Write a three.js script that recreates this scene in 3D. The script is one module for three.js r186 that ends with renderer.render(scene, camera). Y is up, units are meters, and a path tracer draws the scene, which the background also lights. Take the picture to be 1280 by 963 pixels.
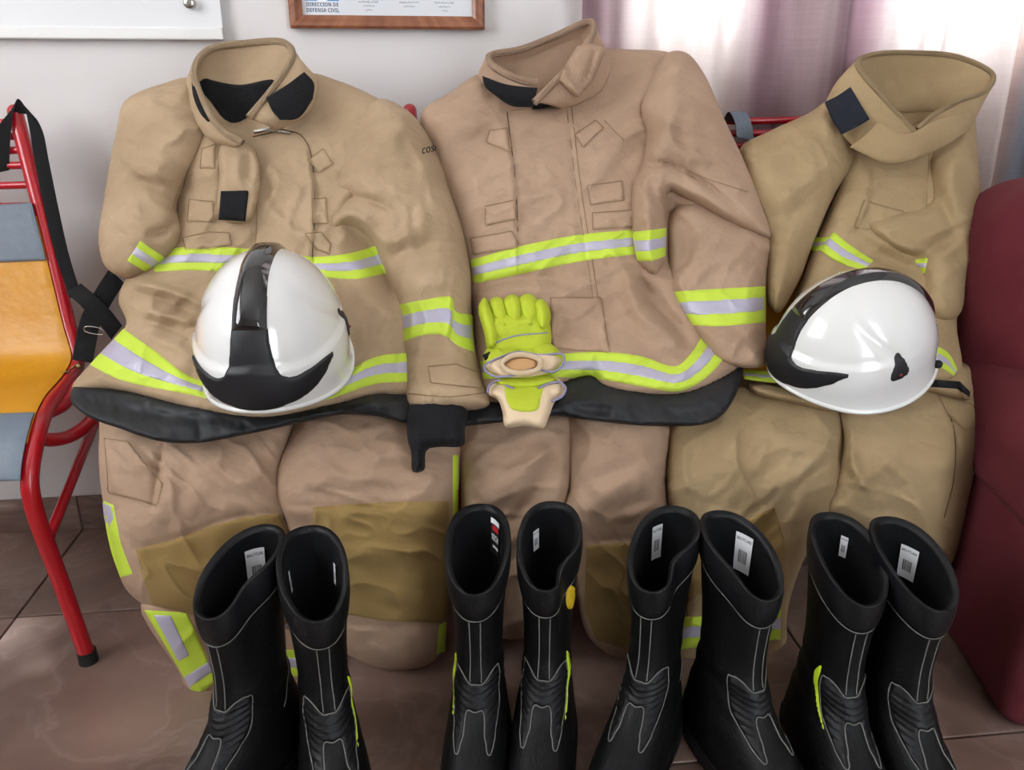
import * as THREE from 'three';
import { mergeGeometries, mergeVertices } from 'three/addons/utils/BufferGeometryUtils.js';
import { RoundedBoxGeometry } from 'three/addons/geometries/RoundedBoxGeometry.js';
import { TextGeometry } from 'three/addons/geometries/TextGeometry.js';
import { FontLoader } from 'three/addons/loaders/FontLoader.js';
import { RectAreaLightUniformsLib } from 'three/addons/lights/RectAreaLightUniformsLib.js';

// ---------- camera, sky, daylight, exposure ----------
const scene = new THREE.Scene();
const FOCAL = 987, PITCH = 20.5 * Math.PI / 180, YAW = 6.5 * Math.PI / 180;
const camera = new THREE.PerspectiveCamera(2 * Math.atan(481.5 / FOCAL) * 180 / Math.PI, 1280 / 963, 0.05, 60);
camera.position.set(0, 0.88, 1.58);
camera.rotation.order = 'YXZ';
camera.rotation.set(-PITCH, -YAW, 0);
camera.updateMatrixWorld(true);
const renderer = new THREE.WebGLRenderer({ antialias: true });
renderer.toneMapping = THREE.LinearToneMapping;
renderer.toneMappingExposure = 0.40;
renderer.shadowMap.enabled = true;
scene.background = new THREE.Color(0.86, 0.93, 1.0);
scene.backgroundIntensity = 20.0;
RectAreaLightUniformsLib.init();
// daylight entering through the side window and through the open doorway behind the viewer
function daylight(w, h, color, intensity, pos, target) {
  const l = new THREE.RectAreaLight(color, intensity, w, h);
  l.position.set(...pos); l.lookAt(...target); scene.add(l); return l;
}
daylight(1.3, 1.15, new THREE.Color(1.0, 0.96, 0.93), 9, [-1.62, 1.62, 1.45], [0, 1.5, 1.45]).name = 'daylight_side_window';
daylight(0.8, 1.2, new THREE.Color(1.0, 0.95, 0.93), 1.6, [1.1, 1.45, 3.22], [1.1, 1.45, 0]).name = 'daylight_doorway';

// ---------- helpers ----------
const V = (x, y, z) => new THREE.Vector3(x, y, z);
const CAM = camera.position.clone();
function dirOf(px, py) { return V((px - 640) / FOCAL, -(py - 481.5) / FOCAL, -1).applyEuler(camera.rotation).normalize(); }
function onZ(px, py, z) { const d = dirOf(px, py); return CAM.clone().addScaledVector(d, (z - CAM.z) / d.z); }
function onY(px, py, y) { const d = dirOf(px, py); return CAM.clone().addScaledVector(d, (y - CAM.y) / d.y); }
function rng(seed) { let s = seed >>> 0; return () => { s = (s * 1664525 + 1013904223) >>> 0; return s / 4294967296; }; }
function hash2(x, y, s) { let h = (x * 374761393 + y * 668265263 + s * 1442695041) | 0; h = (h ^ (h >>> 13)) * 1274126177 | 0; return ((h ^ (h >>> 16)) >>> 0) / 4294967296; }
function vnoise(x, y, s = 0, per = 0) {
  const xi = Math.floor(x), yi = Math.floor(y), f = x - xi, g = y - yi, u = f * f * (3 - 2 * f), v = g * g * (3 - 2 * g);
  const w = (i) => per ? ((i % per) + per) % per : i;
  const a = hash2(w(xi), w(yi), s), b = hash2(w(xi + 1), w(yi), s), c = hash2(w(xi), w(yi + 1), s), d = hash2(w(xi + 1), w(yi + 1), s);
  return a + (b - a) * u + (c - a) * v + (a - b - c + d) * u * v;
}
function fbm(x, y, s, o = 4, per = 0) { let a = 0.5, t = 0, n = 0; for (let i = 0; i < o; i++) { t += a * vnoise(x, y, s + i * 17, per); n += a; a *= 0.5; x *= 2; y *= 2; per *= 2; } return t / n; }
const used = {};
function numbered(n) { const k = used[n] = (used[n] ?? -1) + 1; return k ? n + '_' + String(k).padStart(3, '0') : n; }
function shadow(m) { m.castShadow = m.receiveShadow = true; return m; }
function obj(name, geo, mat, parent, label) {
  const g = Array.isArray(geo) ? mergeGeometries(geo.map((q) => { const r = q.index ? q.toNonIndexed() : q; for (const k of Object.keys(r.attributes)) if (!['position', 'normal', 'uv'].includes(k)) r.deleteAttribute(k); if (!r.attributes.uv) r.setAttribute('uv', new THREE.BufferAttribute(new Float32Array(r.attributes.position.count * 2), 2)); return r; })) : geo;
  const m = shadow(new THREE.Mesh(g, mat)); m.name = parent ? name : numbered(name); (parent ?? scene).add(m);
  if (label) m.userData.label = label; return m;
}
function thing(name, label, category, group) { const g = new THREE.Group(); g.name = numbered(name); g.userData = { label, category }; if (group) g.userData.group = group; scene.add(g); return g; }
function structure(name, geo, mat) { const m = shadow(new THREE.Mesh(geo, mat)); m.name = name; m.userData = { kind: 'structure' }; scene.add(m); return m; }
function boxAt(x0, x1, y0, y1, z0, z1) { const g = new THREE.BoxGeometry(x1 - x0, y1 - y0, z1 - z0); g.translate((x0 + x1) / 2, (y0 + y1) / 2, (z0 + z1) / 2); return g; }
function rbox(x0, x1, y0, y1, z0, z1, r, seg = 3) { const g = new RoundedBoxGeometry(x1 - x0, y1 - y0, z1 - z0, seg, r); g.translate((x0 + x1) / 2, (y0 + y1) / 2, (z0 + z1) / 2); return g; }
function tube(pts, r, seg = 40, rad = 8, closed = false) { return new THREE.TubeGeometry(new THREE.CatmullRomCurve3(pts, closed, 'centripetal'), seg, r, rad, closed); }
function capped(pts, r, seg = 40, rad = 12) { const a = pts[0], b = pts[pts.length - 1]; return [tube(pts, r, seg, rad), ball(a, r), ball(b, r)]; }
function ball(p, r, n = 12) { const g = new THREE.SphereGeometry(r, n, 8); g.translate(p.x, p.y, p.z); return g; }
function smoothClosed(pts, per = 5) { const c = new THREE.CatmullRomCurve3(pts.map((p) => V(p[0], p[1], 0)), true, 'centripetal'); return c.getPoints(pts.length * per).slice(0, -1).map((p) => [p.x, p.y]); }
function smoothOpen(pts, n) { if (pts.length < 3) { const o = []; for (let i = 0; i <= n; i++) o.push([0, 1].map((k) => pts[0][k] + (pts[1][k] - pts[0][k]) * i / n)); return o; } return new THREE.CatmullRomCurve3(pts.map((p) => V(p[0], p[1], 0)), false, 'centripetal').getPoints(n).map((p) => [p.x, p.y]); }
function nearest(poly, x, y, closed = true) {
  let best = 1e9, bx = 0, by = 0, side = 0, at = 0; const n = poly.length, m = closed ? n : n - 1;
  for (let i = 0; i < m; i++) {
    const a = poly[i], b = poly[(i + 1) % n], dx = b[0] - a[0], dy = b[1] - a[1], L = dx * dx + dy * dy;
    let t = L ? ((x - a[0]) * dx + (y - a[1]) * dy) / L : 0; t = t < 0 ? 0 : t > 1 ? 1 : t;
    const qx = a[0] + dx * t, qy = a[1] + dy * t, d = (x - qx) ** 2 + (y - qy) ** 2;
    if (d < best) { best = d; bx = qx; by = qy; side = dx * (y - a[1]) - dy * (x - a[0]); at = (i + t) / m; }
  }
  return [Math.sqrt(best), bx, by, side, at];
}
function inside(poly, x, y) { let r = false; for (let i = 0, j = poly.length - 1; i < poly.length; j = i++) { const a = poly[i], b = poly[j]; if ((a[1] > y) !== (b[1] > y) && x < (b[0] - a[0]) * (y - a[1]) / (b[1] - a[1]) + a[0]) r = !r; } return r; }
// fills an outline with a grid snapped to its edge; front(x, y, d) and back(x, y, d) give points, d is the distance to the edge
function fill(poly, step, front, back, uvOf) {
  let x0 = 1e9, x1 = -1e9, y0 = 1e9, y1 = -1e9; for (const p of poly) { x0 = Math.min(x0, p[0]); x1 = Math.max(x1, p[0]); y0 = Math.min(y0, p[1]); y1 = Math.max(y1, p[1]); }
  const nx = Math.ceil((x1 - x0) / step) + 3, ny = Math.ceil((y1 - y0) / step) + 3, node = new Array(nx * ny);
  for (let j = 0; j < ny; j++) for (let i = 0; i < nx; i++) {
    const x = x0 + (i - 1) * step, y = y0 + (j - 1) * step, inn = inside(poly, x, y), q = nearest(poly, x, y);
    node[j * nx + i] = { x, y, q, k: inn && q[0] > 0.35 * step ? 2 : inn ? 1 : 0 };
  }
  for (let j = 0; j < ny; j++) for (let i = 0; i < nx; i++) {
    const n = node[j * nx + i]; if (n.k) continue;
    for (let b = -1; b < 2 && !n.k; b++) for (let a = -1; a < 2; a++) { const o = node[(j + b) * nx + i + a]; if (i + a >= 0 && i + a < nx && o && o.k === 2) { n.k = 1; break; } }
  }
  const pos = [], uv = [], idx = []; let c = 0;
  const put = (p) => { pos.push(p.x, p.y, p.z); const t = uvOf ? uvOf(p) : [p.x, p.y - p.z]; uv.push(t[0], t[1]); return c++; };
  for (const n of node) if (n.k) {
    if (n.k === 1) { n.x = n.q[1]; n.y = n.q[2]; n.d = 0; } else n.d = n.q[0];
    n.f = put(front(n.x, n.y, n.d)); n.b = !back ? -1 : n.k === 1 ? n.f : put(back(n.x, n.y, n.d));
  }
  const tri = (a, b, d) => {
    const ar = (b.x - a.x) * (d.y - a.y) - (b.y - a.y) * (d.x - a.x); if (Math.abs(ar) < 1e-9 * step * step) return;
    if (ar > 0) [b, d] = [d, b];
    idx.push(a.f, b.f, d.f); if (back && !(a.k === 1 && b.k === 1 && d.k === 1)) idx.push(a.b, d.b, b.b);
  };
  for (let j = 0; j < ny - 1; j++) for (let i = 0; i < nx - 1; i++) {
    const q = [node[j * nx + i], node[j * nx + i + 1], node[(j + 1) * nx + i + 1], node[(j + 1) * nx + i]], ok = q.filter((n) => n.k);
    if (ok.length === 4) { tri(q[0], q[1], q[2]); tri(q[0], q[2], q[3]); } else if (ok.length === 3) tri(...ok);
  }
  const g = new THREE.BufferGeometry(); g.setAttribute('position', new THREE.Float32BufferAttribute(pos, 3)); g.setAttribute('uv', new THREE.Float32BufferAttribute(uv, 2)); g.setIndex(idx); g.computeVertexNormals(); return g;
}
// a smooth sheet through rows of points, with thickness
function sheet(rows, thick = 0.004, n = 40, m = 12, uvs = 1) {
  const R = rows.map((r) => new THREE.CatmullRomCurve3(r, false, 'centripetal').getPoints(n)), G = [];
  for (let i = 0; i <= n; i++) { const col = R.map((r) => r[i]); G.push(col.length > 2 ? new THREE.CatmullRomCurve3(col, false, 'centripetal').getPoints(m) : Array.from({ length: m + 1 }, (_, k) => col[0].clone().lerp(col[1], k / m))); }
  const N = G.map((c, i) => c.map((p, j) => { const a = G[Math.min(n, i + 1)][j].clone().sub(G[Math.max(0, i - 1)][j]), b = c[Math.min(m, j + 1)].clone().sub(c[Math.max(0, j - 1)]); return a.cross(b).normalize(); }));
  const pos = [], uv = [], idx = [], W = m + 1, cnt = (n + 1) * W;
  for (const s of [0.5, -0.5]) for (let i = 0; i <= n; i++) for (let j = 0; j <= m; j++) { const e = (i === 0 || i === n || j === 0 || j === m) ? 0.45 : 1, p = G[i][j].clone().addScaledVector(N[i][j], s * thick * e); pos.push(p.x, p.y, p.z); uv.push(p.x * uvs, (p.y - p.z) * uvs); }
  for (let i = 0; i < n; i++) for (let j = 0; j < m; j++) { const a = i * W + j, b = a + 1, c = a + W, d = c + 1; idx.push(a, c, b, b, c, d, cnt + a, cnt + b, cnt + c, cnt + b, cnt + d, cnt + c); }
  const rim = []; for (let i = 0; i < n; i++) rim.push([i * W, (i + 1) * W], [(i + 1) * W + m, i * W + m]); for (let j = 0; j < m; j++) rim.push([j + 1, j], [n * W + j, n * W + j + 1]);
  for (const [a, b] of rim) idx.push(a, a + cnt, b, b, a + cnt, b + cnt);
  const g = new THREE.BufferGeometry(); g.setAttribute('position', new THREE.Float32BufferAttribute(pos, 3)); g.setAttribute('uv', new THREE.Float32BufferAttribute(uv, 2)); g.setIndex(idx); g.computeVertexNormals(); return g;
}
function grid(nu, nv, fn, closedU = false) {   // open parametric surface
  const pos = [], uv = [], idx = [];
  for (let j = 0; j <= nv; j++) for (let i = 0; i <= nu; i++) { const p = fn(i / nu, j / nv); pos.push(p.x, p.y, p.z); uv.push(p.u ?? p.x, p.v ?? p.y); }
  for (let j = 0; j < nv; j++) for (let i = 0; i < nu; i++) { const a = j * (nu + 1) + i, b = a + 1, c = a + nu + 1, d = c + 1; idx.push(a, b, c, b, d, c); }
  const g = new THREE.BufferGeometry(); g.setAttribute('position', new THREE.Float32BufferAttribute(pos, 3)); g.setAttribute('uv', new THREE.Float32BufferAttribute(uv, 2)); g.setIndex(idx); g.computeVertexNormals();
  if (closedU) { const n = g.attributes.normal; for (let j = 0; j <= nv; j++) { const a = j * (nu + 1), b = a + nu, v = V(n.getX(a) + n.getX(b), n.getY(a) + n.getY(b), n.getZ(a) + n.getZ(b)).normalize(); n.setXYZ(a, v.x, v.y, v.z); n.setXYZ(b, v.x, v.y, v.z); } }
  return g;
}

// ---------- textures and materials ----------
function tex(size, fn, srgb, repeat) {
  const d = new Uint8Array(size * size * 4);
  for (let y = 0; y < size; y++) for (let x = 0; x < size; x++) { const c = fn(x / size, y / size, x, y), o = (y * size + x) * 4; d[o] = c[0]; d[o + 1] = c[1]; d[o + 2] = c[2]; d[o + 3] = 255; }
  const t = new THREE.DataTexture(d, size, size); t.wrapS = t.wrapT = THREE.RepeatWrapping; t.magFilter = THREE.LinearFilter; t.minFilter = THREE.LinearMipmapLinearFilter; t.generateMipmaps = true;
  if (srgb) t.colorSpace = THREE.SRGBColorSpace; if (repeat) t.repeat.set(repeat, repeat); t.needsUpdate = true; return t;
}
const cl = (v) => Math.max(0, Math.min(255, v));
function cloth(r, g, b, amt, seed, rep = 2.2) {
  return tex(512, (u, v, x, y) => { const n = (fbm(u * 5, v * 5, seed, 4, 5) - 0.5) * amt + ((x + y) % 4 < 2 ? 1.2 : -1.2) + (hash2(x, y, seed) - 0.5) * 8; return [cl(r + n), cl(g + n * 0.97), cl(b + n * 0.9)]; }, true, rep);
}
const weave = tex(256, (u, v, x, y) => { const n = 128 + 45 * Math.sin(x * Math.PI / 2) * Math.sin(y * Math.PI / 2) + (x % 16 < 1 || y % 16 < 1 ? 40 : 0) + (hash2(x, y, 3) - 0.5) * 50; return [cl(n), cl(n), cl(n)]; }, false, 6);
const wrinkle = tex(512, (u, v) => { const n = 255 * fbm(u * 9, v * 9, 31, 5, 9); return [n, n, n]; }, false, 2.5);
const std = (o) => new THREE.MeshPhysicalMaterial({ side: THREE.DoubleSide, ...o });
const M = {};
M.tanA = std({ map: cloth(172, 147, 117, 30, 1), bumpMap: wrinkle, bumpScale: 0.0065, roughness: 0.92, sheen: 0.2, sheenRoughness: 0.6 });
M.tanB = std({ map: cloth(170, 141, 117, 30, 2), bumpMap: wrinkle, bumpScale: 0.0065, roughness: 0.92, sheen: 0.2, sheenRoughness: 0.6 });
M.tanC = std({ map: cloth(163, 139, 103, 30, 3), bumpMap: wrinkle, bumpScale: 0.006, roughness: 0.92, sheen: 0.2, sheenRoughness: 0.6 });
M.knee = std({ map: cloth(148, 121, 72, 22, 4), bumpMap: weave, bumpScale: 0.0006, roughness: 0.9 });
M.lime = std({ color: '#c0d840', bumpMap: weave, bumpScale: 0.0004, roughness: 0.7, sheen: 0.2 });
M.silver = std({ color: '#b9b4c6', bumpMap: weave, bumpScale: 0.0003, roughness: 0.45, metalness: 0.1 });
M.hook = std({ color: '#0d0e12', bumpMap: weave, bumpScale: 0.002, roughness: 1 });
M.navyHook = std({ color: '#191d29', bumpMap: weave, bumpScale: 0.002, roughness: 1 });
M.lining = std({ color: '#14161a', bumpMap: wrinkle, bumpScale: 0.003, roughness: 0.6 });
M.knit = std({ color: '#0e0e14', bumpMap: weave, bumpScale: 0.003, roughness: 1 });
M.thread = std({ color: '#5a4634', roughness: 0.9 });
M.seamTan = std({ color: '#8c7252', roughness: 0.95 });
M.red = std({ color: '#b00c1c', roughness: 0.28, clearcoat: 0.5, clearcoatRoughness: 0.15 });
M.rubber = std({ color: '#0c0c0d', roughness: 0.7 });
M.vinylYellow = std({ map: tex(256, (u, v) => { const n = (fbm(u * 4, v * 4, 8, 4, 4) - 0.5) * 26; return [cl(206 + n), cl(143 + n), cl(22 + n * 0.5)]; }, true, 2), bumpMap: wrinkle, bumpScale: 0.002, roughness: 0.38 });
M.vinylGrey = std({ color: '#6b7683', bumpMap: wrinkle, bumpScale: 0.002, roughness: 0.5 });
M.strap = std({ color: '#0b0c0f', bumpMap: weave, bumpScale: 0.001, roughness: 0.95 });
M.steel = std({ color: '#b9b6b0', metalness: 1, roughness: 0.25 });
M.brass = std({ color: '#8d7350', metalness: 1, roughness: 0.3 });
M.helmet = std({ color: '#e9e9e6', roughness: 0.22, clearcoat: 1, clearcoatRoughness: 0.04 });
M.gloss = std({ color: '#08090b', roughness: 0.12, clearcoat: 1, clearcoatRoughness: 0.03 });
M.matt = std({ color: '#17181c', roughness: 0.5 });
M.leather = std({ color: '#050607', bumpMap: tex(256, (u, v) => { const n = 255 * fbm(u * 24, v * 24, 41, 3, 24); return [n, n, n]; }, false, 12), bumpScale: 0.00035, roughness: 0.55, specularIntensity: 0.5 });
M.cuffLeather = std({ color: '#0a0b0e', bumpMap: M.leather.bumpMap, bumpScale: 0.0003, roughness: 0.5, specularIntensity: 0.6 });
M.bootLining = std({ color: '#0c0d0f', roughness: 0.95, specularIntensity: 0.4 });
M.stitch = std({ color: '#6c6c67', roughness: 0.9 });
M.glove = std({ map: cloth(182, 196, 44, 14, 6, 4), bumpMap: wrinkle, bumpScale: 0.003, roughness: 0.75 });
M.cream = std({ map: cloth(222, 198, 164, 10, 7, 4), bumpMap: weave, bumpScale: 0.0008, roughness: 0.9 });
M.piping = std({ color: '#8d88a8', roughness: 0.7 });
M.wall = std({ map: tex(512, (u, v) => { const n = (fbm(u * 6, v * 6, 11, 5, 6) - 0.5) * 8; return [cl(226 + n), cl(222 + n), cl(220 + n)]; }, true, 0.8), bumpMap: wrinkle, bumpScale: 0.0015, roughness: 0.85 });
M.sofa = std({ map: cloth(92, 24, 34, 16, 12, 3), bumpMap: weave, bumpScale: 0.001, roughness: 0.95, sheen: 0.4, sheenColor: new THREE.Color('#7a2a35') });
M.wood = std({ map: tex(512, (u, v) => { const n = fbm(u * 3, v * 40, 13, 4) * 60 - 30; return [cl(140 + n), cl(86 + n * 0.8), cl(58 + n * 0.6)]; }, true, 2), roughness: 0.4, clearcoat: 0.3 });
M.white = std({ color: '#f2f2ef', roughness: 0.5 });
M.frame = std({ color: '#d8d8d6', roughness: 0.4 });

// ---------- room ----------
const X0 = -1.7, X1 = 2.3, Z1 = 3.3, TOP = 2.5;
const winX0 = 0.36, winX1 = 1.36, winY0 = 0.93, winY1 = 2.1;
structure('wall_back', mergeGeometries([boxAt(X0 - 0.15, winX0, 0, TOP, -0.15, 0), boxAt(winX1, X1 + 0.15, 0, TOP, -0.15, 0), boxAt(winX0, winX1, 0, winY0, -0.15, 0), boxAt(winX0, winX1, winY1, TOP, -0.15, 0)]), M.wall);
structure('wall_left', mergeGeometries([boxAt(X0 - 0.15, X0, 0, TOP, 0, 0.8), boxAt(X0 - 0.15, X0, 0, TOP, 2.1, Z1), boxAt(X0 - 0.15, X0, 0, 1.05, 0.8, 2.1), boxAt(X0 - 0.15, X0, 2.2, TOP, 0.8, 2.1)]), M.wall);
structure('wall_right', boxAt(X1, X1 + 0.15, 0, TOP, 0, Z1), M.wall);
structure('wall_front', mergeGeometries([boxAt(X0 - 0.15, 0.7, 0, TOP, Z1, Z1 + 0.15), boxAt(1.5, X1 + 0.15, 0, TOP, Z1, Z1 + 0.15), boxAt(0.7, 1.5, 2.05, TOP, Z1, Z1 + 0.15)]), M.wall);
structure('ceiling', boxAt(X0 - 0.15, X1 + 0.15, TOP, TOP + 0.1, -0.15, Z1 + 0.15), M.white);
{ // marbled floor tiles with recessed joints
  const fl = structure('floor', boxAt(X0 - 0.15, X1 + 0.15, -0.1, -0.006, -0.15, Z1 + 0.15), std({ color: '#57463d', roughness: 0.9 }));
  const maps = [0, 1, 2].map((s) => tex(512, (u, v) => {
    const a = fbm(u * 3, v * 3, 51 + s * 9, 5), w = fbm(u * 4 + a * 3, v * 4 - a * 2, 61 + s * 7, 5), vein = Math.pow(1 - Math.abs(w - 0.5) * 2, 14), c = (a - 0.5) * 70, pale = Math.max(0, fbm(u * 2.2, v * 2.2, 77 + s, 4) - 0.5) * 230;
    return [cl(124 + c + vein * 14 + pale), cl(99 + c * 0.9 + vein * 16 + pale), cl(88 + c * 0.8 + vein * 18 + pale)];
  }, true, 1));
  const mats = maps.map((m) => std({ map: m, roughness: 0.3, clearcoat: 0.3, clearcoatRoughness: 0.25 }));
  const tile = 0.45, geo = rbox(-tile / 2 + 0.002, tile / 2 - 0.002, -0.012, 0, -tile / 2 + 0.002, tile / 2 - 0.002, 0.0015, 1);
  { const p = geo.attributes.position, t = geo.attributes.uv; for (let i = 0; i < p.count; i++) t.setXY(i, p.getX(i) / tile + 0.5, p.getZ(i) / tile + 0.5); }
  for (let i = -2; i < 7; i++) for (let j = 0; j < 5; j++) {
    const m = obj('tile', geo, mats[(i * 7 + j * 5 + 70) % 3], fl); m.position.set(-0.745 + tile * (i + 0.5), 0, 0.315 + tile * (j - 0.5)); m.rotation.y = ((i * 3 + j * 5 + 40) % 4) * Math.PI / 2;
  }
  const bb = structure('baseboard_back', boxAt(X0, X1, 0, 0.074, 0, 0.004), std({ color: '#6d625b', roughness: 0.9 }));
  for (let i = -2; i < 7; i++) { const m = obj('baseboard_tile', rbox(-tile / 2 + 0.002, tile / 2 - 0.002, 0, 0.075, 0, 0.010, 0.002, 1), mats[(i + 9) % 3], bb); m.position.set(-0.745 + tile * (i + 0.5), 0, 0.001); }
}
{ // window behind the curtain
  const w = structure('window_1', mergeGeometries([boxAt(winX0, winX1, winY0, winY0 + 0.05, -0.1, -0.05), boxAt(winX0, winX1, winY1 - 0.05, winY1, -0.1, -0.05), boxAt(winX0, winX0 + 0.05, winY0, winY1, -0.1, -0.05), boxAt(winX1 - 0.05, winX1, winY0, winY1, -0.1, -0.05), boxAt(0.64, 0.86, winY0, winY1, -0.1, -0.05)]), M.frame);
  for (const [a, b] of [[winX0 + 0.05, 0.64], [0.86, winX1 - 0.05]]) obj('pane', boxAt(a, b, winY0 + 0.05, winY1 - 0.05, -0.077, -0.073), std({ color: '#ffffff', transmission: 1, thickness: 0, roughness: 0.02 }), w);
  const w2 = structure('window_2', mergeGeometries([boxAt(X0 - 0.1, X0 - 0.05, 1.05, 1.1, 0.8, 2.1), boxAt(X0 - 0.1, X0 - 0.05, 2.15, 2.2, 0.8, 2.1), boxAt(X0 - 0.1, X0 - 0.05, 1.05, 2.2, 0.8, 0.85), boxAt(X0 - 0.1, X0 - 0.05, 1.05, 2.2, 2.05, 2.1), boxAt(X0 - 0.1, X0 - 0.05, 1.05, 2.2, 1.42, 1.48)]), M.frame);
  for (const [a, b] of [[0.85, 1.42], [1.48, 2.05]]) obj('pane', boxAt(X0 - 0.077, X0 - 0.073, 1.1, 2.15, a, b), std({ color: '#ffffff', transmission: 1, thickness: 0, roughness: 0.02 }), w2);
}
{ // curtain: striped thin cloth in soft vertical folds
  const m = [142, 112, 120], l = [226, 212, 206], k = [184, 160, 162]; const stripes = [[0, ...m], [0.05, ...k], [0.09, ...l], [0.2, ...l], [0.25, ...m], [0.31, ...k], [0.38, ...m], [0.42, ...l], [0.57, ...l], [0.61, 196, 168, 158], [0.64, 150, 156, 170], [0.67, 138, 108, 108], [0.71, ...k], [0.76, 146, 152, 168], [0.82, 140, 110, 110], [0.9, ...k], [1, ...m]];
  const map = tex(512, (u, v, x, y) => { let i = 0; while (i < stripes.length - 2 && u > stripes[i + 1][0]) i++; const a = stripes[i], b = stripes[i + 1], t = Math.max(0, Math.min(1, (u - a[0]) / (b[0] - a[0]))), s = t * t * (3 - 2 * t), n = (hash2(x >> 4, y, 5) - 0.5) * 6 + (hash2(x, y >> 4, 6) - 0.5) * 5; return [1, 2, 3].map((k) => cl(a[k] + (b[k] - a[k]) * s + n)); }, true);
  const mat = std({ map, roughness: 1, transmission: 0.6, thickness: 0 });
  const g = grid(240, 30, (u, v) => {
    const y = 0.14 + v * 2.14, x = 0.292 + u * 1.45, s = u * 1.45, k = 1 - 0.25 * v;
    const z = 0.04 + k * (0.02 * Math.sin(s * 31 + 0.6 * Math.sin(y * 2)) + 0.012 * Math.sin(s * 53 + 1 + y * 0.7) + 0.008 * Math.sin(s * 97 + y * 1.6));
    return { x: x + 0.006 * Math.sin(s * 40 + y), y, z, u, v: y };
  });
  const c = obj('curtain', g, mat); c.userData = { label: 'mauve and cream striped curtain hanging before the bright window', category: 'curtain' };
}
{ // clear wall panel on standoff screws and the framed certificate
  const t = thing('wall_panel', 'pale translucent panel fixed to the white wall by a round screw', 'wall panel');
  const a = onZ(0, 47, 0.012), b = onZ(281, 49, 0.012);
  obj('sheet', rbox(b.x - 0.75, b.x, a.y, a.y + 0.5, 0.012, 0.017, 0.001, 1), std({ color: '#ecedef', roughness: 0.25 }), t);
  obj('bottom_rail', rbox(b.x - 0.75, b.x, a.y - 0.002, a.y + 0.018, 0.008, 0.022, 0.003, 2), M.white, t);
  const s = onZ(238, 4, 0.02); for (const dx of [0, -0.6]) { const c = new THREE.CylinderGeometry(0.0095, 0.0095, 0.03, 24); c.rotateX(Math.PI / 2); c.translate(s.x + dx, s.y, 0.015); const k = obj('screw', [c], M.steel, t); const d = new THREE.SphereGeometry(0.0095, 20, 8, 0, Math.PI * 2, 0, Math.PI / 2); d.scale(1, 0.35, 1); d.rotateX(Math.PI / 2); d.translate(s.x + dx, s.y, 0.03); obj('screw_cap', d, M.steel, k); }
  const f = thing('picture_frame', 'brown wooden frame with a certificate under glass on the wall', 'picture frame');
  const p = onZ(363, 35, 0.02), q = onZ(606, 37, 0.02), x0 = p.x, x1 = q.x, y0 = (p.y + q.y) / 2, w = 0.022, h = 0.30;
  const prof = new THREE.Shape([[0, 0], [w, 0], [w, 0.008], [w - 0.006, 0.012], [0.01, 0.018], [0.004, 0.02], [0, 0.017]].map((a) => new THREE.Vector2(...a)));
  const bar = (len, rot, x, y) => { const g = new THREE.ExtrudeGeometry(prof, { depth: len, bevelEnabled: false, steps: 1 }); const pp = g.attributes.position; for (let i = 0; i < pp.count; i++) { const px = pp.getX(i), z = pp.getZ(i); pp.setZ(i, z < len / 2 ? px : len - px); } g.computeVertexNormals(); g.rotateY(Math.PI / 2); const m = new THREE.Matrix4().set(0, 0, 0, 0, 0, 0, 0, 0, 0, 0, 0, 0, 0, 0, 0, 1); const o = g.attributes.position; for (let i = 0; i < o.count; i++) { const L = o.getX(i), hh = o.getY(i), dd = -o.getZ(i); const [cx, cy] = [[L, dd], [-dd, L], [-L, -dd], [dd, -L]][rot]; o.setXYZ(i, x + cx, y + cy, 0.004 + hh); } g.computeVertexNormals(); return g; };
  obj('frame_bar', bar(x1 - x0, 0, x0, y0), M.wood, f); obj('frame_bar', bar(h, 1, x1, y0), M.wood, f); obj('frame_bar', bar(x1 - x0, 2, x1, y0 + h), M.wood, f); obj('frame_bar', bar(h, 3, x0, y0 + h), M.wood, f);
  const cv = document.createElement('canvas'); cv.width = 1024; cv.height = 800; const c = cv.getContext('2d');
  c.fillStyle = '#dfe3e8'; c.fillRect(0, 0, 1024, 800);
  const lx = 128, ly = 715; c.fillStyle = '#3a8fd0'; c.beginPath(); c.moveTo(lx, ly - 130); c.lineTo(lx + 100, ly + 5); c.lineTo(lx - 100, ly + 5); c.fill();
  c.fillStyle = '#eef0f4'; c.beginPath(); c.arc(lx, ly - 40, 52, 0, 7); c.fill(); c.fillStyle = '#d8573c'; c.font = 'bold 74px sans-serif'; c.textAlign = 'center'; c.fillText('DC', lx, ly - 16);
  c.fillStyle = '#2a3b63'; c.font = 'bold 27px sans-serif'; c.fillText('DIRECCION DE', lx, ly + 32); c.fillText('DEFENSA CIVIL', lx, ly + 60);
  c.strokeStyle = '#7d838c'; c.lineWidth = 2; const r = rng(5);
  for (const [x, n] of [[400, 3], [640, 2], [850, 3]]) for (let i = 0; i < n; i++) { const l = [120, 70, 40][i]; c.beginPath(); for (let k = -l / 2; k < l / 2; k += 3) c.lineTo(x + k, ly + 8 + i * 20 + (r() - 0.5) * 9); c.stroke(); }
  c.beginPath(); for (let k = 0; k < 40; k++) c.lineTo(400 + Math.cos(k * 0.5) * (60 - k) + k * 1.5, ly - 25 + Math.sin(k * 0.7) * 24); c.stroke();
  const ct = new THREE.CanvasTexture(cv); ct.colorSpace = THREE.SRGBColorSpace;
  const pg = new THREE.PlaneGeometry(x1 - x0 - 2 * w + 0.006, h - 2 * w + 0.006); pg.translate((x0 + x1) / 2, y0 + h / 2, 0.006); obj('certificate', pg, std({ map: ct, roughness: 0.6, clearcoat: 0.8, clearcoatRoughness: 0.05 }), f, 'pale certificate with a blue triangular emblem and signatures');
}

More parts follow.
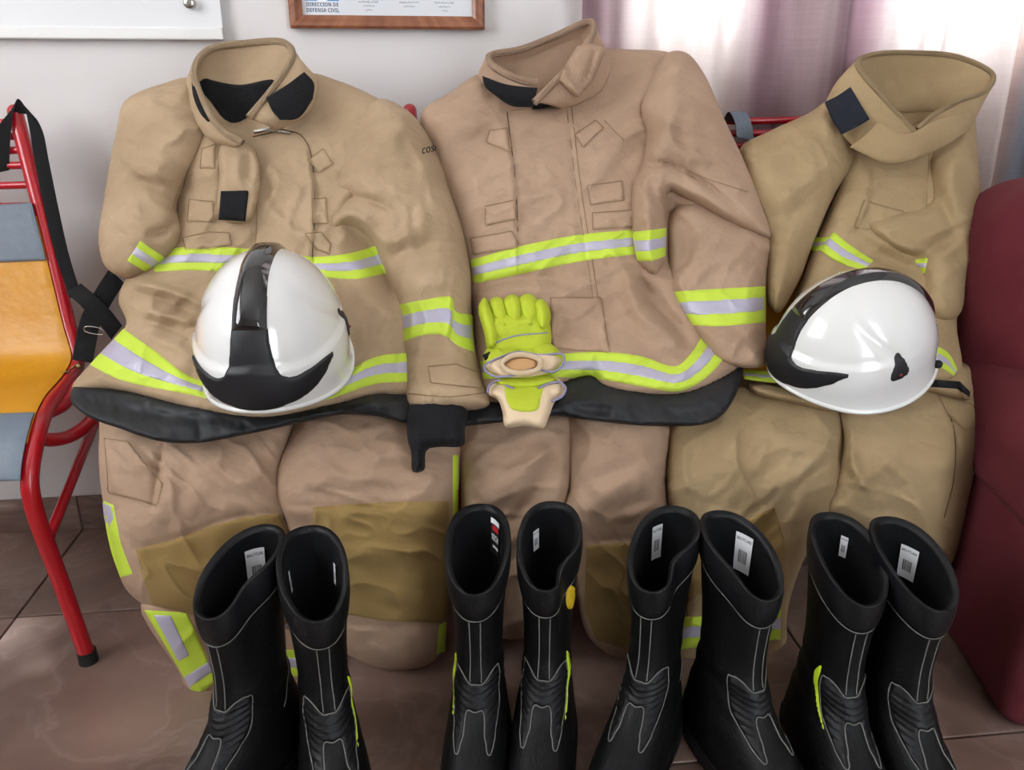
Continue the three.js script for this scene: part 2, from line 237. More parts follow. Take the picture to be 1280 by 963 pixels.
// ---------- red chairs ----------
const chairPath = [onZ(19, 140, 0.075), onZ(36, 205, 0.10), onZ(60, 300, 0.135), onZ(84, 400, 0.175), onZ(96, 450, 0.21), onZ(86, 475, 0.26), onZ(60, 508, 0.36), onZ(46, 545, 0.44), onZ(37, 600, 0.485), onZ(44, 640, 0.485), onZ(75, 725, 0.462), onY(110, 822, 0.008)];

function makeChair(label, group, hasSling, W = 0.43) {
  const chairX = 0, chairSide = chairPath.map((p) => V((p.x - chairPath[4].x) * (group ? 0.1 : 1), p.y, p.z));
  const t = thing('red_chair', label, 'chair', group), rad = 0.0125;
  for (const k of [0, 1]) {
    const pts = chairSide.map((p) => V((p.x - chairX) * (k ? -1 : 1) - k * W, p.y, p.z));
    obj('side_tube', capped(pts, rad, 90, 14), M.red, t);
    const ft = pts[pts.length - 1], c = new THREE.CylinderGeometry(0.0145, 0.015, 0.022, 20); c.translate(ft.x, 0.011, ft.z); obj('rubber_foot', [c], M.rubber, t);
    const s = k ? -1 : 1, rl = [V(-k * W, 0.41, 0.39), V(-k * W + s * 0.016, 0.405, 0.33), V(-k * W + s * 0.02, 0.415, 0.26), V(-k * W + s * 0.02, 0.36, 0.19), V(-k * W + s * 0.02, 0.2, 0.14), V(-k * W + s * 0.02, 0.01, 0.09)];
    obj('rear_leg', capped(rl, 0.0105, 50, 12), M.red, t);
    obj('brace', capped([pts[10].clone().lerp(pts[9], 0.55), V(-k * W + s * 0.015, 0.34, 0.2)], 0.008, 4, 10), M.red, t);
  }
  for (let i = 0; i < 6; i++) { const p = new THREE.CatmullRomCurve3(chairSide.slice(0, 5)).getPoint(0.05 + i * 0.068), x = p.x - chairX; obj('rung', [tube([V(x, p.y, p.z), V(-W / 2, p.y - 0.004, p.z - 0.022), V(-W - x, p.y, p.z)], 0.0065, 20, 10)], M.red, t); }
  obj('cross_bar', [tube([V(0.0, 0.365, 0.484), V(-W, 0.365, 0.484)], 0.009, 4, 10)], M.red, t);
  if (hasSling) {
    const cur = new THREE.CatmullRomCurve3(chairSide), at = (u, off) => { const p = cur.getPoint(u), q = cur.getPoint(Math.min(1, u + 0.01)), n = V(0, -(q.z - p.z), q.y - p.y).normalize().multiplyScalar(-off); return V(p.x - chairX, p.y, p.z).add(n); };
    const part = (u0, u1, off, name, mat, label) => { const rows = []; for (let i = 0; i <= 14; i++) { const p = at(u0 + (u1 - u0) * i / 14, off), e = 0.002 + p.x * 0; rows.push([V(p.x - 0.004, p.y, p.z), V(-W * 0.3, p.y - 0.004, p.z - 0.012), V(-W * 0.7, p.y - 0.004, p.z - 0.012), V(-W - p.x + 0.004, p.y, p.z)]); } return obj(name, sheet(rows, 0.006, 20, 40), mat, t, label); };
    part(0.155, 0.66, 0.013, 'seat_sling', M.vinylYellow, 'yellow vinyl back and seat');
    part(0.14, 0.205, 0.0175, 'edge_band', M.vinylGrey, 'grey vinyl band along the top of the back');
    part(0.60, 0.725, 0.0175, 'edge_band', M.vinylGrey, 'grey vinyl band along the front of the seat');
  }
  return t;
}
const chairL = makeChair('red tubular chair with a yellow and grey vinyl seat, a black strap over it', null, true); chairL.position.x = chairPath[4].x;
obj('seat_loop', capped([[50, 549, 0.435], [66, 550, 0.41], [86, 546, 0.37], [106, 534, 0.335], [120, 517, 0.30], [124, 498, 0.27]].map(([x, y, z]) => onZ(x, y, z).sub(chairL.position)), 0.0105, 40, 12), M.red, chairL);
for (const [x, lab] of [[-0.005, 'red tubular chair under the jacket with the front-facing helmet'], [0.40, 'red tubular chair under the jacket with the lime gloves'], [0.775, 'red tubular chair under the jacket with the tall open collar']]) {
  const c = makeChair(lab, 'red chairs under the jackets', true, 0.325); c.position.x = x;
  if (x > 0.7) { const a = onZ(930, 158, 0.12).x - x; obj('webbing_strap', sheet([[V(a - 0.014, 0.80, 0.125), V(a - 0.016, 0.822, 0.118), V(a - 0.02, 0.842, 0.09), V(a - 0.02, 0.82, 0.06)], [V(a + 0.02, 0.79, 0.125), V(a + 0.016, 0.818, 0.118), V(a + 0.012, 0.842, 0.09), V(a + 0.012, 0.82, 0.06)]], 0.002, 20, 4), M.vinylGrey, c, 'grey webbing looped over the top rung'); }
}

// ---------- garments ----------
function profile(pts) {   // z as a smooth function of height
  const s = [...pts].sort((a, b) => a[0] - b[0]), c = new THREE.CatmullRomCurve3(s.map((p) => V(p[0], p[1], 0)), false, 'centripetal').getPoints(300);
  return (y) => { if (y <= c[0].x) return c[0].y; for (let i = 1; i < c.length; i++) if (y < c[i].x) { const a = c[i - 1], b = c[i]; return a.y + (b.y - a.y) * (y - a.x) / (b.x - a.x || 1e-9); } return c[300].y; };
}
const JP = profile([[1.5, 0.07], [0.98, 0.10], [0.88, 0.125], [0.70, 0.22], [0.54, 0.32], [0.475, 0.40], [0.43, 0.50], [0.37, 0.545], [0.2, 0.56], [-0.2, 0.56]]);
const TP = profile([[1.5, 0.05], [0.6, 0.18], [0.46, 0.30], [0.43, 0.40], [0.395, 0.475], [0.33, 0.515], [0.2, 0.525], [0.0, 0.525], [-0.3, 0.525]]);
class Cloth {
  constructor(outline, prof, o = {}) { this.poly = o.sharp ? outline : smoothClosed(outline); this.prof = prof; this.o = { T: 0.05, w: 40, back: 0.02, lift: 0, folds: [], noise: 0.004, seed: 1, nw: 45, rid: 0.007, ...o }; this.o.rid *= Math.min(1, this.o.T / 0.05); this.strokes = this.o.folds.map(([pts, w, a, kind]) => ({ pts: smoothOpen(pts, 14), w, a: a * 1.5, kind: kind ?? 'r' })); }
  base(px, py) { const d = dirOf(px, py); let a = 0.2, b = 3; for (let i = 0; i < 26; i++) { const t = (a + b) / 2; if (CAM.z + d.z * t > this.prof(CAM.y + d.y * t)) a = t; else b = t; } return [d, (a + b) / 2]; }
  h(px, py, d) {
    const o = this.o; if (d === undefined) d = inside(this.poly, px, py) ? nearest(this.poly, px, py)[0] : 0;
    const k = Math.min(1, d / o.w), edge = Math.sqrt(1 - (1 - k) ** 2); let h = o.T * edge, f = 0;
    for (const s of this.strokes) {
      const q = nearest(s.pts, px, py, false); if (q[0] > s.w * 5) continue;
      const end = Math.pow(Math.max(0, Math.sin(Math.PI * Math.min(0.999, Math.max(0.001, q[4])))), 0.6);
      if (s.kind === 'r') f += s.a * Math.exp(-((q[0] / s.w) ** 2)) * end;
      else if (s.kind === 'v') f -= s.a * Math.exp(-q[0] / s.w) * end;
      else f += q[3] > 0 ? s.a * Math.exp(-q[0] / (s.w * 1.6)) * end * Math.min(1, q[0] / 2.5 + 0.15) : 0;
    }
    f += (fbm(px / o.nw + 7, py / o.nw, o.seed, 3) - 0.5) * o.noise * 2;
    { const ca = Math.cos(o.seed * 1.3), sa = Math.sin(o.seed * 1.3), wx = px + 18 * vnoise(px / 50, py / 50, o.seed + 5), a = (wx * ca + py * sa) / 62, b = (-wx * sa + py * ca) / 26, r = 1 - Math.abs(2 * fbm(a, b, o.seed + 9, 2) - 1); f += o.rid * r ** 4; }
    return h + f * Math.min(1, d / (o.w * 0.3));
  }
  at(px, py, off = 0, d) { const [dir, t] = this.base(px, py); return CAM.clone().addScaledVector(dir, t - this.o.lift - this.h(px, py, d) - off); }
  build(name, mat, parent, label, step = 3.2) {
    const g = fill(this.poly, step, (x, y, d) => this.at(x, y, 0, d), (x, y, d) => { const [dir, t] = this.base(x, y), k = Math.min(1, d / this.o.w); return CAM.clone().addScaledVector(dir, t - this.o.lift + this.o.back * Math.sqrt(1 - (1 - k) ** 2)); });
    return obj(name, g, mat, parent, label);
  }
  patch(poly, t, name, mat, parent, o = {}) {
    const pl = o.smooth ? smoothClosed(poly) : poly.length < 9 ? densify(poly) : poly, e = o.edge ?? 2.2, lift = o.lift ?? 0;
    return obj(name, fill(pl, o.step ?? 2.1, (x, y, d) => this.at(x, y, lift + (d === 0 ? -0.0001 : t * Math.min(1, 0.3 + d / e)))), mat, parent, o.label);
  }
  line(pts, r, name, mat, parent, off = 0.0010, n = 30) { return obj(name, tube(smoothOpen(pts, n).map((p) => this.at(p[0], p[1], off)), r, n * 2, 5), mat, parent); }
  band(top, bot, parent, o = {}) {
    const n = 24, A = smoothOpen(top, n), B = smoothOpen(bot, n), mix = (k) => A.map((p, i) => [p[0] + (B[i][0] - p[0]) * k, p[1] + (B[i][1] - p[1]) * k]);
    const L = this.patch([...mix(0), ...mix(1).reverse()], 0.0022, 'reflective_band', M.lime, parent, { ...o, label: 'lime band with a silver stripe' });
    const s = this.patch([...mix(o.s0 ?? 0.28), ...mix(o.s1 ?? 0.70).reverse()], 0.0034, 'silver_stripe', M.silver, L, o); return L;
  }
}
function densify(p) { const o = []; for (let i = 0; i < p.length; i++) { const a = p[i], b = p[(i + 1) % p.length]; for (let k = 0; k < 4; k++) o.push([a[0] + (b[0] - a[0]) * k / 4, a[1] + (b[1] - a[1]) * k / 4]); } return o; }
function collar(rows, prof, thick, name, mat, parent, label) { // rows of [px, py, forward]
  const base = new Cloth([[0, 0], [1, 0], [1, 1]], prof, { sharp: true });
  return obj(name, sheet(rows.map((r) => r.map(([x, y, f]) => { const [d, t] = base.base(x, y); return CAM.clone().addScaledVector(d, t - f); })), thick, 60, 12), mat, parent, label);
}
const pt = (x, y, f, prof = JP) => { const b = new Cloth([[0, 0], [1, 0], [1, 1]], prof, { sharp: true }).base(x, y); return CAM.clone().addScaledVector(b[0], b[1] - f); };
const pocket = (g, p, parent, name = 'pocket_flap') => { const a = g.patch(p, 0.003, name, g.mat, parent); const dp = densify(p); obj('stitching', tube([...dp, dp[0]].map((q) => g.at(q[0], q[1], 0.0022)), 0.0005, 80, 4), M.seamTan, a); return a; };

const font = await new FontLoader().loadAsync('fonts/droid/droid_sans_bold.typeface.json');
{
  const legs = [];
  const t1 = thing('fire_trousers', 'tan fire trousers with ochre knees below the front-facing white helmet', 'trousers');
  const a = new Cloth([[128, 505], [124, 540], [124, 590], [131, 640], [143, 690], [156, 735], [190, 762], [250, 775], [330, 785], [372, 770], [374, 690], [360, 630], [352, 590], [366, 540], [380, 500], [250, 480]], TP, { T: 0.05, w: 42, seed: 3, noise: 0.005, folds: [[[[206, 545], [196, 590], [190, 640]], 5, 0.012, 'v'], [[[150, 545], [180, 575], [200, 610]], 8, 0.006], [[[215, 560], [205, 620], [180, 665]], 16, 0.008], [[[270, 570], [300, 600], [330, 600]], 12, 0.007], [[[280, 545], [250, 600], [230, 650]], 14, 0.005], [[[165, 690], [220, 674], [290, 648], [350, 641]], 4, 0.005, 'v'], [[[230, 720], [300, 700], [345, 690]], 12, 0.006]] }); a.mat = M.tanB;
  a.build('leg', M.tanB, t1);
  a.patch([[170, 687], [215, 675], [260, 659], [300, 648], [350, 642], [366, 690], [364, 770], [300, 776], [240, 768], [190, 756], [178, 722]], 0.003, 'knee_patch', M.knee, t1);
  a.band([[150, 722], [139, 690], [131, 650], [129, 626]], [[166, 718], [153, 685], [146, 655], [142, 632]], t1, { s0: 0, s1: 0.02 });
  a.patch([[128, 628], [140, 632], [143, 648], [136, 662], [130, 648]], 0.0034, 'silver_stripe', M.silver, t1);
  pocket(a, [[130, 548], [160, 552], [203, 606], [196, 632], [136, 616]], t1, 'cargo_pocket');
  const cuff = new Cloth([[176, 756], [240, 758], [262, 800], [288, 862], [245, 878], [222, 838]], TP, { T: 0.025, w: 20, seed: 4, lift: 0.0, noise: 0.003 }); cuff.build('folded_cuff', M.tanB, t1);
  const L = cuff.patch([[180, 763], [234, 766], [252, 806], [270, 852], [244, 873], [222, 834]], 0.002, 'reflective_band', M.lime, t1);
  cuff.patch([[190, 768], [214, 769], [238, 820], [223, 829]], 0.0034, 'silver_stripe', M.silver, L); cuff.patch([[229, 846], [261, 826], [267, 840], [237, 861]], 0.0034, 'silver_stripe', M.silver, L);
  const b = new Cloth([[380, 500], [362, 545], [345, 585], [342, 622], [352, 648], [362, 700], [370, 760], [400, 795], [440, 822], [485, 838], [530, 834], [552, 815], [560, 770], [565, 700], [571, 640], [575, 580], [574, 510], [480, 480]], TP, { T: 0.06, w: 44, seed: 5, lift: 0.006, noise: 0.005, folds: [[[[430, 580], [490, 572], [550, 582]], 14, 0.008], [[[470, 550], [500, 560], [530, 590]], 9, 0.006], [[[380, 600], [450, 596], [545, 608]], 10, 0.006], [[[352, 632], [430, 634], [560, 627]], 4, 0.006, 'v'], [[[400, 690], [470, 692], [540, 690]], 12, 0.007], [[[385, 780], [460, 784], [555, 780]], 5, 0.006, 'v'], [[[430, 700], [470, 740], [520, 750]], 10, 0.004]] }); b.mat = M.tanB;
  b.build('leg', M.tanB, t1);
  b.patch([[392, 634], [450, 630], [510, 627], [561, 627], [563, 690], [558, 770], [552, 779], [480, 777], [420, 766], [385, 740], [388, 690]], 0.003, 'knee_patch', M.knee, t1);
  b.patch([[566, 569], [573, 569], [573, 640], [566, 645]], 0.003, 'reflective_band', M.lime, t1); b.patch([[549, 782], [559, 776], [556, 815], [546, 818]], 0.003, 'reflective_band', M.lime, t1);
  const cu = new Cloth([[345, 790], [385, 790], [390, 850], [350, 850]], TP, { T: 0.02, w: 14 }); cu.build('folded_cuff', M.tanB, t1); cu.band([[352, 812], [384, 814]], [[354, 846], [386, 846]], t1);
  // middle trousers
  const t2 = thing('fire_trousers', 'pinkish tan fire trousers below the lime gloves', 'trousers');
  const c = new Cloth([[578, 505], [574, 560], [576, 630], [575, 700], [585, 780], [640, 800], [700, 780], [712, 700], [714, 620], [716, 505], [640, 480]], TP, { T: 0.05, w: 50, seed: 7, noise: 0.004, folds: [[[[600, 630], [640, 600], [690, 560]], 14, 0.010], [[[640, 655], [665, 620], [690, 570]], 9, -0.008], [[[700, 540], [708, 580], [700, 620]], 8, 0.006], [[[585, 600], [610, 640], [650, 650]], 12, -0.006]] });
  c.build('leg', M.tanB, t2);
  const d = new Cloth([[712, 500], [708, 560], [710, 610], [700, 640], [714, 690], [722, 750], [738, 800], [790, 830], [840, 800], [850, 720], [838, 650], [832, 600], [836, 505], [770, 480]], TP, { T: 0.06, w: 42, seed: 8, lift: 0.004, noise: 0.004, folds: [[[[725, 640], [770, 610], [825, 580]], 14, 0.007], [[[720, 590], [760, 575], [810, 560]], 10, 0.004], [[[760, 650], [800, 640], [828, 625]], 8, 0.006], [[[728, 678], [760, 675], [800, 674]], 4, 0.005, 'v'], [[[740, 730], [770, 740], [810, 770]], 12, 0.005]] });
  d.build('leg', M.tanB, t2); d.patch([[733, 682], [790, 678], [838, 676], [842, 730], [836, 795], [780, 812], [745, 800], [730, 760]], 0.003, 'knee_patch', M.knee, t2);
  // right trousers
  const t3 = thing('fire_trousers', 'olive tan fire trousers beside the maroon sofa under the side-facing helmet', 'trousers');
  const e = new Cloth([[838, 500], [834, 560], [832, 620], [846, 680], [862, 740], [846, 800], [846, 836], [975, 838], [985, 760], [1010, 690], [1050, 640], [1060, 560], [1050, 500], [940, 470]], TP, { T: 0.055, w: 42, seed: 9, noise: 0.005, folds: [[[[925, 530], [925, 580], [950, 630]], 10, 0.01, 's'], [[[860, 545], [855, 590], [862, 615]], 6, 0.006], [[[930, 620], [990, 600], [1045, 570]], 14, 0.010], [[[985, 620], [1010, 595], [1040, 575]], 6, 0.012, 'v'], [[[870, 640], [930, 655], [970, 640]], 12, 0.006], [[[960, 540], [1000, 555], [1040, 560]], 12, 0.006]] }); e.mat = M.tanC;
  e.build('leg', M.tanC, t3); e.patch([[930, 652], [968, 634], [985, 690], [975, 735], [860, 745], [850, 690], [880, 680]], 0.003, 'knee_patch', M.knee, t3);
  e.band([[846, 772], [905, 769], [976, 760]], [[846, 813], [905, 805], [976, 800]], t3);
  const f = new Cloth([[1045, 495], [1052, 550], [1042, 600], [1030, 640], [1080, 665], [1130, 695], [1172, 722], [1192, 700], [1212, 620], [1228, 545], [1222, 490], [1212, 455], [1130, 455]], TP, { T: 0.065, w: 44, seed: 10, lift: 0.006, noise: 0.005, folds: [[[[1055, 520], [1065, 580], [1085, 615]], 8, 0.010], [[[1075, 610], [1110, 575], [1130, 540]], 10, 0.006], [[[1090, 560], [1140, 610], [1165, 680]], 12, 0.010], [[[1048, 575], [1035, 610], [1020, 640]], 5, 0.014, 'v'], [[[1180, 500], [1198, 560], [1188, 645]], 3.5, 0.006, 'v'], [[[1100, 630], [1130, 650], [1160, 700]], 10, -0.007], [[[1060, 505], [1120, 520], [1180, 505]], 10, 0.006]] }); f.mat = M.tanC;
  f.build('leg', M.tanC, t3); pocket(f, [[1172, 492], [1216, 506], [1226, 532], [1206, 538], [1186, 520]], t3); f.line([[1178, 495], [1193, 540], [1192, 600], [1180, 648]], 0.001, 'seam', M.thread, t3, 0.001);
  const wb = new Cloth([[1120, 430], [1180, 440], [1212, 470], [1214, 500], [1160, 492], [1120, 480]], TP, { T: 0.07, w: 16, lift: 0.04, seed: 6 }); wb.mat = M.tanC; wb.build('waistband', M.tanC, t3); wb.patch([[1160, 474], [1200, 477], [1213, 490], [1212, 497], [1196, 486], [1162, 484]], 0.004, 'belt', M.hook, t3); wb.band([[1166, 430], [1186, 442], [1197, 462]], [[1166, 456], [1180, 460], [1196, 468]], t3);
  const fl = new Cloth([[935, 480], [985, 482], [1025, 495], [1048, 510], [1040, 516], [1000, 508], [940, 492]], TP, { T: 0.07, w: 12, lift: 0.022, seed: 6, noise: 0.001 }); fl.build('fly_flap', M.tanC, t3);
}

{ // jacket with the front-facing helmet
  const j = thing('fire_jacket', 'tan fire jacket with a black-lined open collar behind the front-facing helmet', 'jacket');
  const B = new Cloth([[240, 98], [232, 150], [222, 230], [205, 300], [160, 345], [148, 375], [158, 405], [138, 428], [112, 456], [90, 486], [150, 490], [240, 513], [330, 525], [420, 508], [470, 496], [520, 498], [575, 490], [580, 400], [560, 300], [545, 230], [520, 160], [470, 122], [420, 100], [385, 92], [330, 128], [290, 150], [262, 120]], JP, { T: 0.055, w: 50, seed: 21, lift: 0.035, back: 0.035, noise: 0.005, folds: [
    [[[385, 178], [393, 235], [390, 335]], 14, 0.008, 's'], [[[318, 275], [320, 330]], 4, 0.004, 'v'], [[[320, 200], [345, 225], [380, 240]], 10, 0.005], [[[325, 250], [355, 280], [385, 300]], 9, 0.006], [[[400, 250], [440, 235], [500, 200]], 16, 0.008], [[[410, 215], [450, 190], [490, 150]], 14, 0.006], [[[430, 300], [470, 330], [500, 380]], 14, -0.014], [[[440, 350], [465, 380], [495, 400]], 12, 0.008], [[[430, 280], [462, 310], [484, 350], [498, 395]], 9, 0.018, 'v'], [[[158, 352], [205, 362], [262, 384]], 6, 0.013], [[[160, 364], [210, 378], [255, 398]], 4, 0.009, 'v'], [[[163, 384], [210, 396], [250, 404]], 6, 0.012], [[[168, 398], [210, 410], [245, 425]], 5, 0.008, 'v'], [[[180, 420], [225, 436], [250, 452]], 7, 0.008], [[[235, 470], [320, 500], [420, 480]], 14, -0.010], [[[120, 472], [180, 490], [240, 505]], 6, 0.005], [[[270, 110], [262, 180], [240, 240]], 16, 0.005]] }); B.mat = M.tanA;
  B.build('body', M.tanA, j);
  const SL = new Cloth([[238, 98], [205, 104], [156, 126], [146, 160], [138, 200], [128, 260], [123, 300], [132, 334], [160, 348], [196, 334], [224, 312], [230, 288], [222, 262], [236, 220], [262, 165], [250, 120]], JP, { T: 0.06, w: 46, seed: 22, lift: 0.055, back: 0.05, noise: 0.005, folds: [[[[150, 200], [185, 208], [225, 222]], 12, 0.010], [[[155, 225], [190, 232], [222, 245]], 9, -0.008], [[[135, 275], [180, 280], [215, 275]], 12, 0.008], [[[180, 298], [205, 288], [226, 272]], 6, -0.010], [[[132, 310], [165, 300], [190, 305]], 9, 0.006], [[[160, 135], [205, 150], [230, 170]], 20, 0.006]] }); SL.mat = M.tanA;
  SL.build('sleeve', M.tanA, j); SL.band([[175, 301], [206, 322]], [[159, 326], [188, 344]], j);
  SL.line([[262, 165], [240, 205], [222, 240], [216, 262]], 0.0006, 'seam', M.seamTan, j);
  B.band([[196, 314], [240, 308], [320, 312], [392, 321], [440, 316], [476, 305]], [[192, 340], [240, 338], [320, 342], [393, 346], [445, 349], [482, 342]], j);
  B.band([[154, 411], [194, 439], [240, 472], [330, 488], [420, 470], [470, 446], [510, 441]], [[112, 456], [150, 475], [240, 494], [330, 513], [405, 501], [470, 480], [510, 478]], j);
  for (const p of [[[252, 186], [270, 180], [268, 210], [250, 210]], [[236, 249], [268, 252], [266, 278], [234, 276]], [[390, 249], [408, 247], [410, 279], [391, 280]], [[384, 200], [404, 186], [417, 205], [398, 216]]]) pocket(B, p, j, 'tab');
  pocket(B, [[228, 297], [260, 290], [287, 291], [290, 306], [262, 312], [232, 312]], j); pocket(B, [[381, 292], [402, 290], [414, 305], [412, 318], [396, 312]], j);
  B.line([[316, 171], [350, 164], [373, 167], [386, 184], [393, 235], [390, 330]], 0.0009, 'placket_edge', M.thread, j, 0.001, 40); B.line([[322, 240], [320, 290], [318, 330]], 0.0006, 'seam', M.seamTan, j);
  // right sleeve in front of the body
  const SR = new Cloth([[420, 210], [440, 160], [472, 124], [505, 135], [528, 158], [548, 195], [563, 240], [579, 290], [588, 340], [590, 400], [595, 440], [603, 478], [612, 506], [560, 514], [513, 507], [506, 470], [501, 430], [498, 388], [491, 360], [478, 330], [462, 300], [436, 285], [414, 288], [411, 268], [425, 248], [416, 235]], JP, { T: 0.07, w: 46, seed: 23, lift: 0.062, back: 0.05, noise: 0.005, folds: [[[[415, 262], [425, 246], [460, 250], [500, 268]], 5, 0.012, 'v'], [[[425, 262], [455, 278], [470, 305]], 9, 0.010], [[[440, 245], [480, 235], [530, 250]], 12, 0.008], [[[480, 190], [500, 160], [510, 145]], 14, 0.006], [[[460, 300], [490, 300], [540, 270]], 10, 0.007], [[[480, 330], [520, 310], [570, 300]], 10, -0.007], [[[500, 365], [540, 352], [585, 345]], 10, 0.006], [[[566, 370], [566, 400], [560, 425]], 6, 0.012, 's'], [[[505, 450], [540, 438], [590, 445]], 9, -0.005]] }); SR.mat = M.tanA;
  SR.build('sleeve', M.tanA, j);
  SR.band([[498, 381], [530, 375], [565, 372], [569, 389], [591, 394]], [[502, 428], [530, 419], [556, 420], [572, 432], [593, 440]], j);
  pocket(SR, [[535, 458], [570, 455], [598, 466], [603, 485], [570, 482], [538, 478]], j, 'cuff_tab'); SR.line([[510, 492], [560, 496], [608, 491]], 0.0006, 'seam', M.seamTan, j);
  { const g = new TextGeometry('COSA', { font, size: 7.5, depth: 1, curveSegments: 3, bevelEnabled: false }), p = g.attributes.position; for (let i = 0; i < p.count; i++) { const x = 527 + p.getX(i) * 0.8 , y = 193 - p.getY(i) - p.getX(i) * 0.2, q = SR.at(x, y, p.getZ(i) * 0.0012); p.setXYZ(i, q.x, q.y, q.z); } g.computeVertexNormals(); obj('embroidery', g, M.hook, j, 'black embroidered lettering'); }
  // lining, wristlet, collar
  const LN = new Cloth([[92, 484], [150, 488], [240, 508], [330, 520], [430, 502], [480, 492], [525, 498], [516, 528], [470, 520], [430, 518], [370, 530], [300, 545], [245, 554], [200, 552], [150, 536], [108, 520], [88, 500]], JP, { T: 0.011, w: 5, seed: 24, lift: 0.05, noise: 0.008, nw: 25, folds: [[[[430, 520], [460, 505], [510, 510]], 6, 0.008], [[[245, 520], [250, 540], [248, 552]], 4, 0.006, 'v'], [[[120, 505], [200, 520], [300, 525]], 7, -0.006]] }); LN.build('hem_lining', M.lining, j, 'black inner lining showing below the hem');
  const WR = new Cloth([[516, 500], [582, 498], [581, 540], [579, 557], [548, 559], [533, 563], [530, 588], [516, 590], [514, 566], [509, 546]], JP, { T: 0.04, w: 16, seed: 25, lift: 0.06, noise: 0.003 }); WR.build('wristlet', M.knit, j, 'black knitted wristlet with a thumb loop');
  const NK = new Cloth([[247, 94], [264, 100], [300, 106], [345, 100], [362, 118], [345, 150], [300, 172], [272, 162], [252, 128]], JP, { T: 0.006, w: 8, lift: 0.05, back: 0.005, noise: 0.002 }); NK.build('neck_lining', M.hook, j, 'black lining inside the collar');
  collar([[[302, 178, 0.135], [276, 160, 0.135], [252, 122, 0.12], [243, 86, 0.09], [262, 62, 0.055], [310, 54, 0.04], [354, 53, 0.055], [366, 70, 0.09], [345, 106, 0.125], [311, 147, 0.14]], [[300, 181, 0.13], [270, 168, 0.128], [246, 126, 0.115], [240, 92, 0.08], [259, 84, 0.048], [310, 84, 0.03], [355, 82, 0.055], [380, 85, 0.1], [368, 130, 0.13], [330, 155, 0.135]], [[296, 184, 0.11], [262, 172, 0.105], [238, 130, 0.09], [238, 100, 0.07], [258, 106, 0.045], [310, 116, 0.04], [352, 112, 0.05], [394, 98, 0.09], [388, 138, 0.11], [345, 163, 0.11]]], JP, 0.009, 'collar', M.tanA, j);
  { const rim = [[303, 179, 0.14], [276, 161, 0.14], [252, 122, 0.125], [243, 86, 0.095], [262, 62, 0.06], [310, 54, 0.045], [354, 53, 0.06], [366, 70, 0.095], [345, 106, 0.13], [311, 147, 0.145]].map((p) => pt(...p)); obj('collar_piping', tube(rim, 0.0055, 80, 8), M.tanA, j); }
  { const q = [[332, 122, 0.146], [352, 112, 0.145], [378, 90, 0.122], [394, 98, 0.108], [391, 122, 0.122], [365, 152, 0.135], [345, 148, 0.14]]; collar([[[333, 122, 0.147], [356, 108, 0.146], [380, 90, 0.124]], [[340, 138, 0.146], [366, 126, 0.144], [392, 104, 0.117]], [[350, 150, 0.14], [372, 148, 0.137], [391, 124, 0.122]]], JP, 0.004, 'hook_patch', M.hook, j, 'black hook patch on the collar'); }
  const TB = new Cloth([[277, 178], [300, 176], [318, 186], [325, 215], [322, 250], [312, 276], [280, 276], [272, 262], [274, 225]], JP, { T: 0.012, w: 10, lift: 0.106, back: 0.005, noise: 0.003, folds: [[[[300, 185], [296, 215], [305, 240]], 6, 0.006], [[[312, 190], [312, 225]], 5, -0.005]] }); TB.mat = M.tanA; TB.build('throat_tab', M.tanA, j); TB.patch([[276, 239], [311, 238], [307, 277], [273, 275]], 0.004, 'hook_patch', M.hook, j, { label: 'black square hook patch' });
  collar([[[243, 96, 0.112], [247, 118, 0.128], [256, 140, 0.136], [263, 150, 0.138]], [[240, 97, 0.104], [242, 120, 0.118], [251, 142, 0.128], [261, 153, 0.132]]], JP, 0.003, 'hook_strip', M.hook, j, 'narrow black strip along the collar');
  const ZP = tube([pt(318, 165, 0.1), pt(340, 162, 0.105), pt(362, 166, 0.1)], 0.004, 20, 6); obj('zip', ZP, M.steel, j);
}
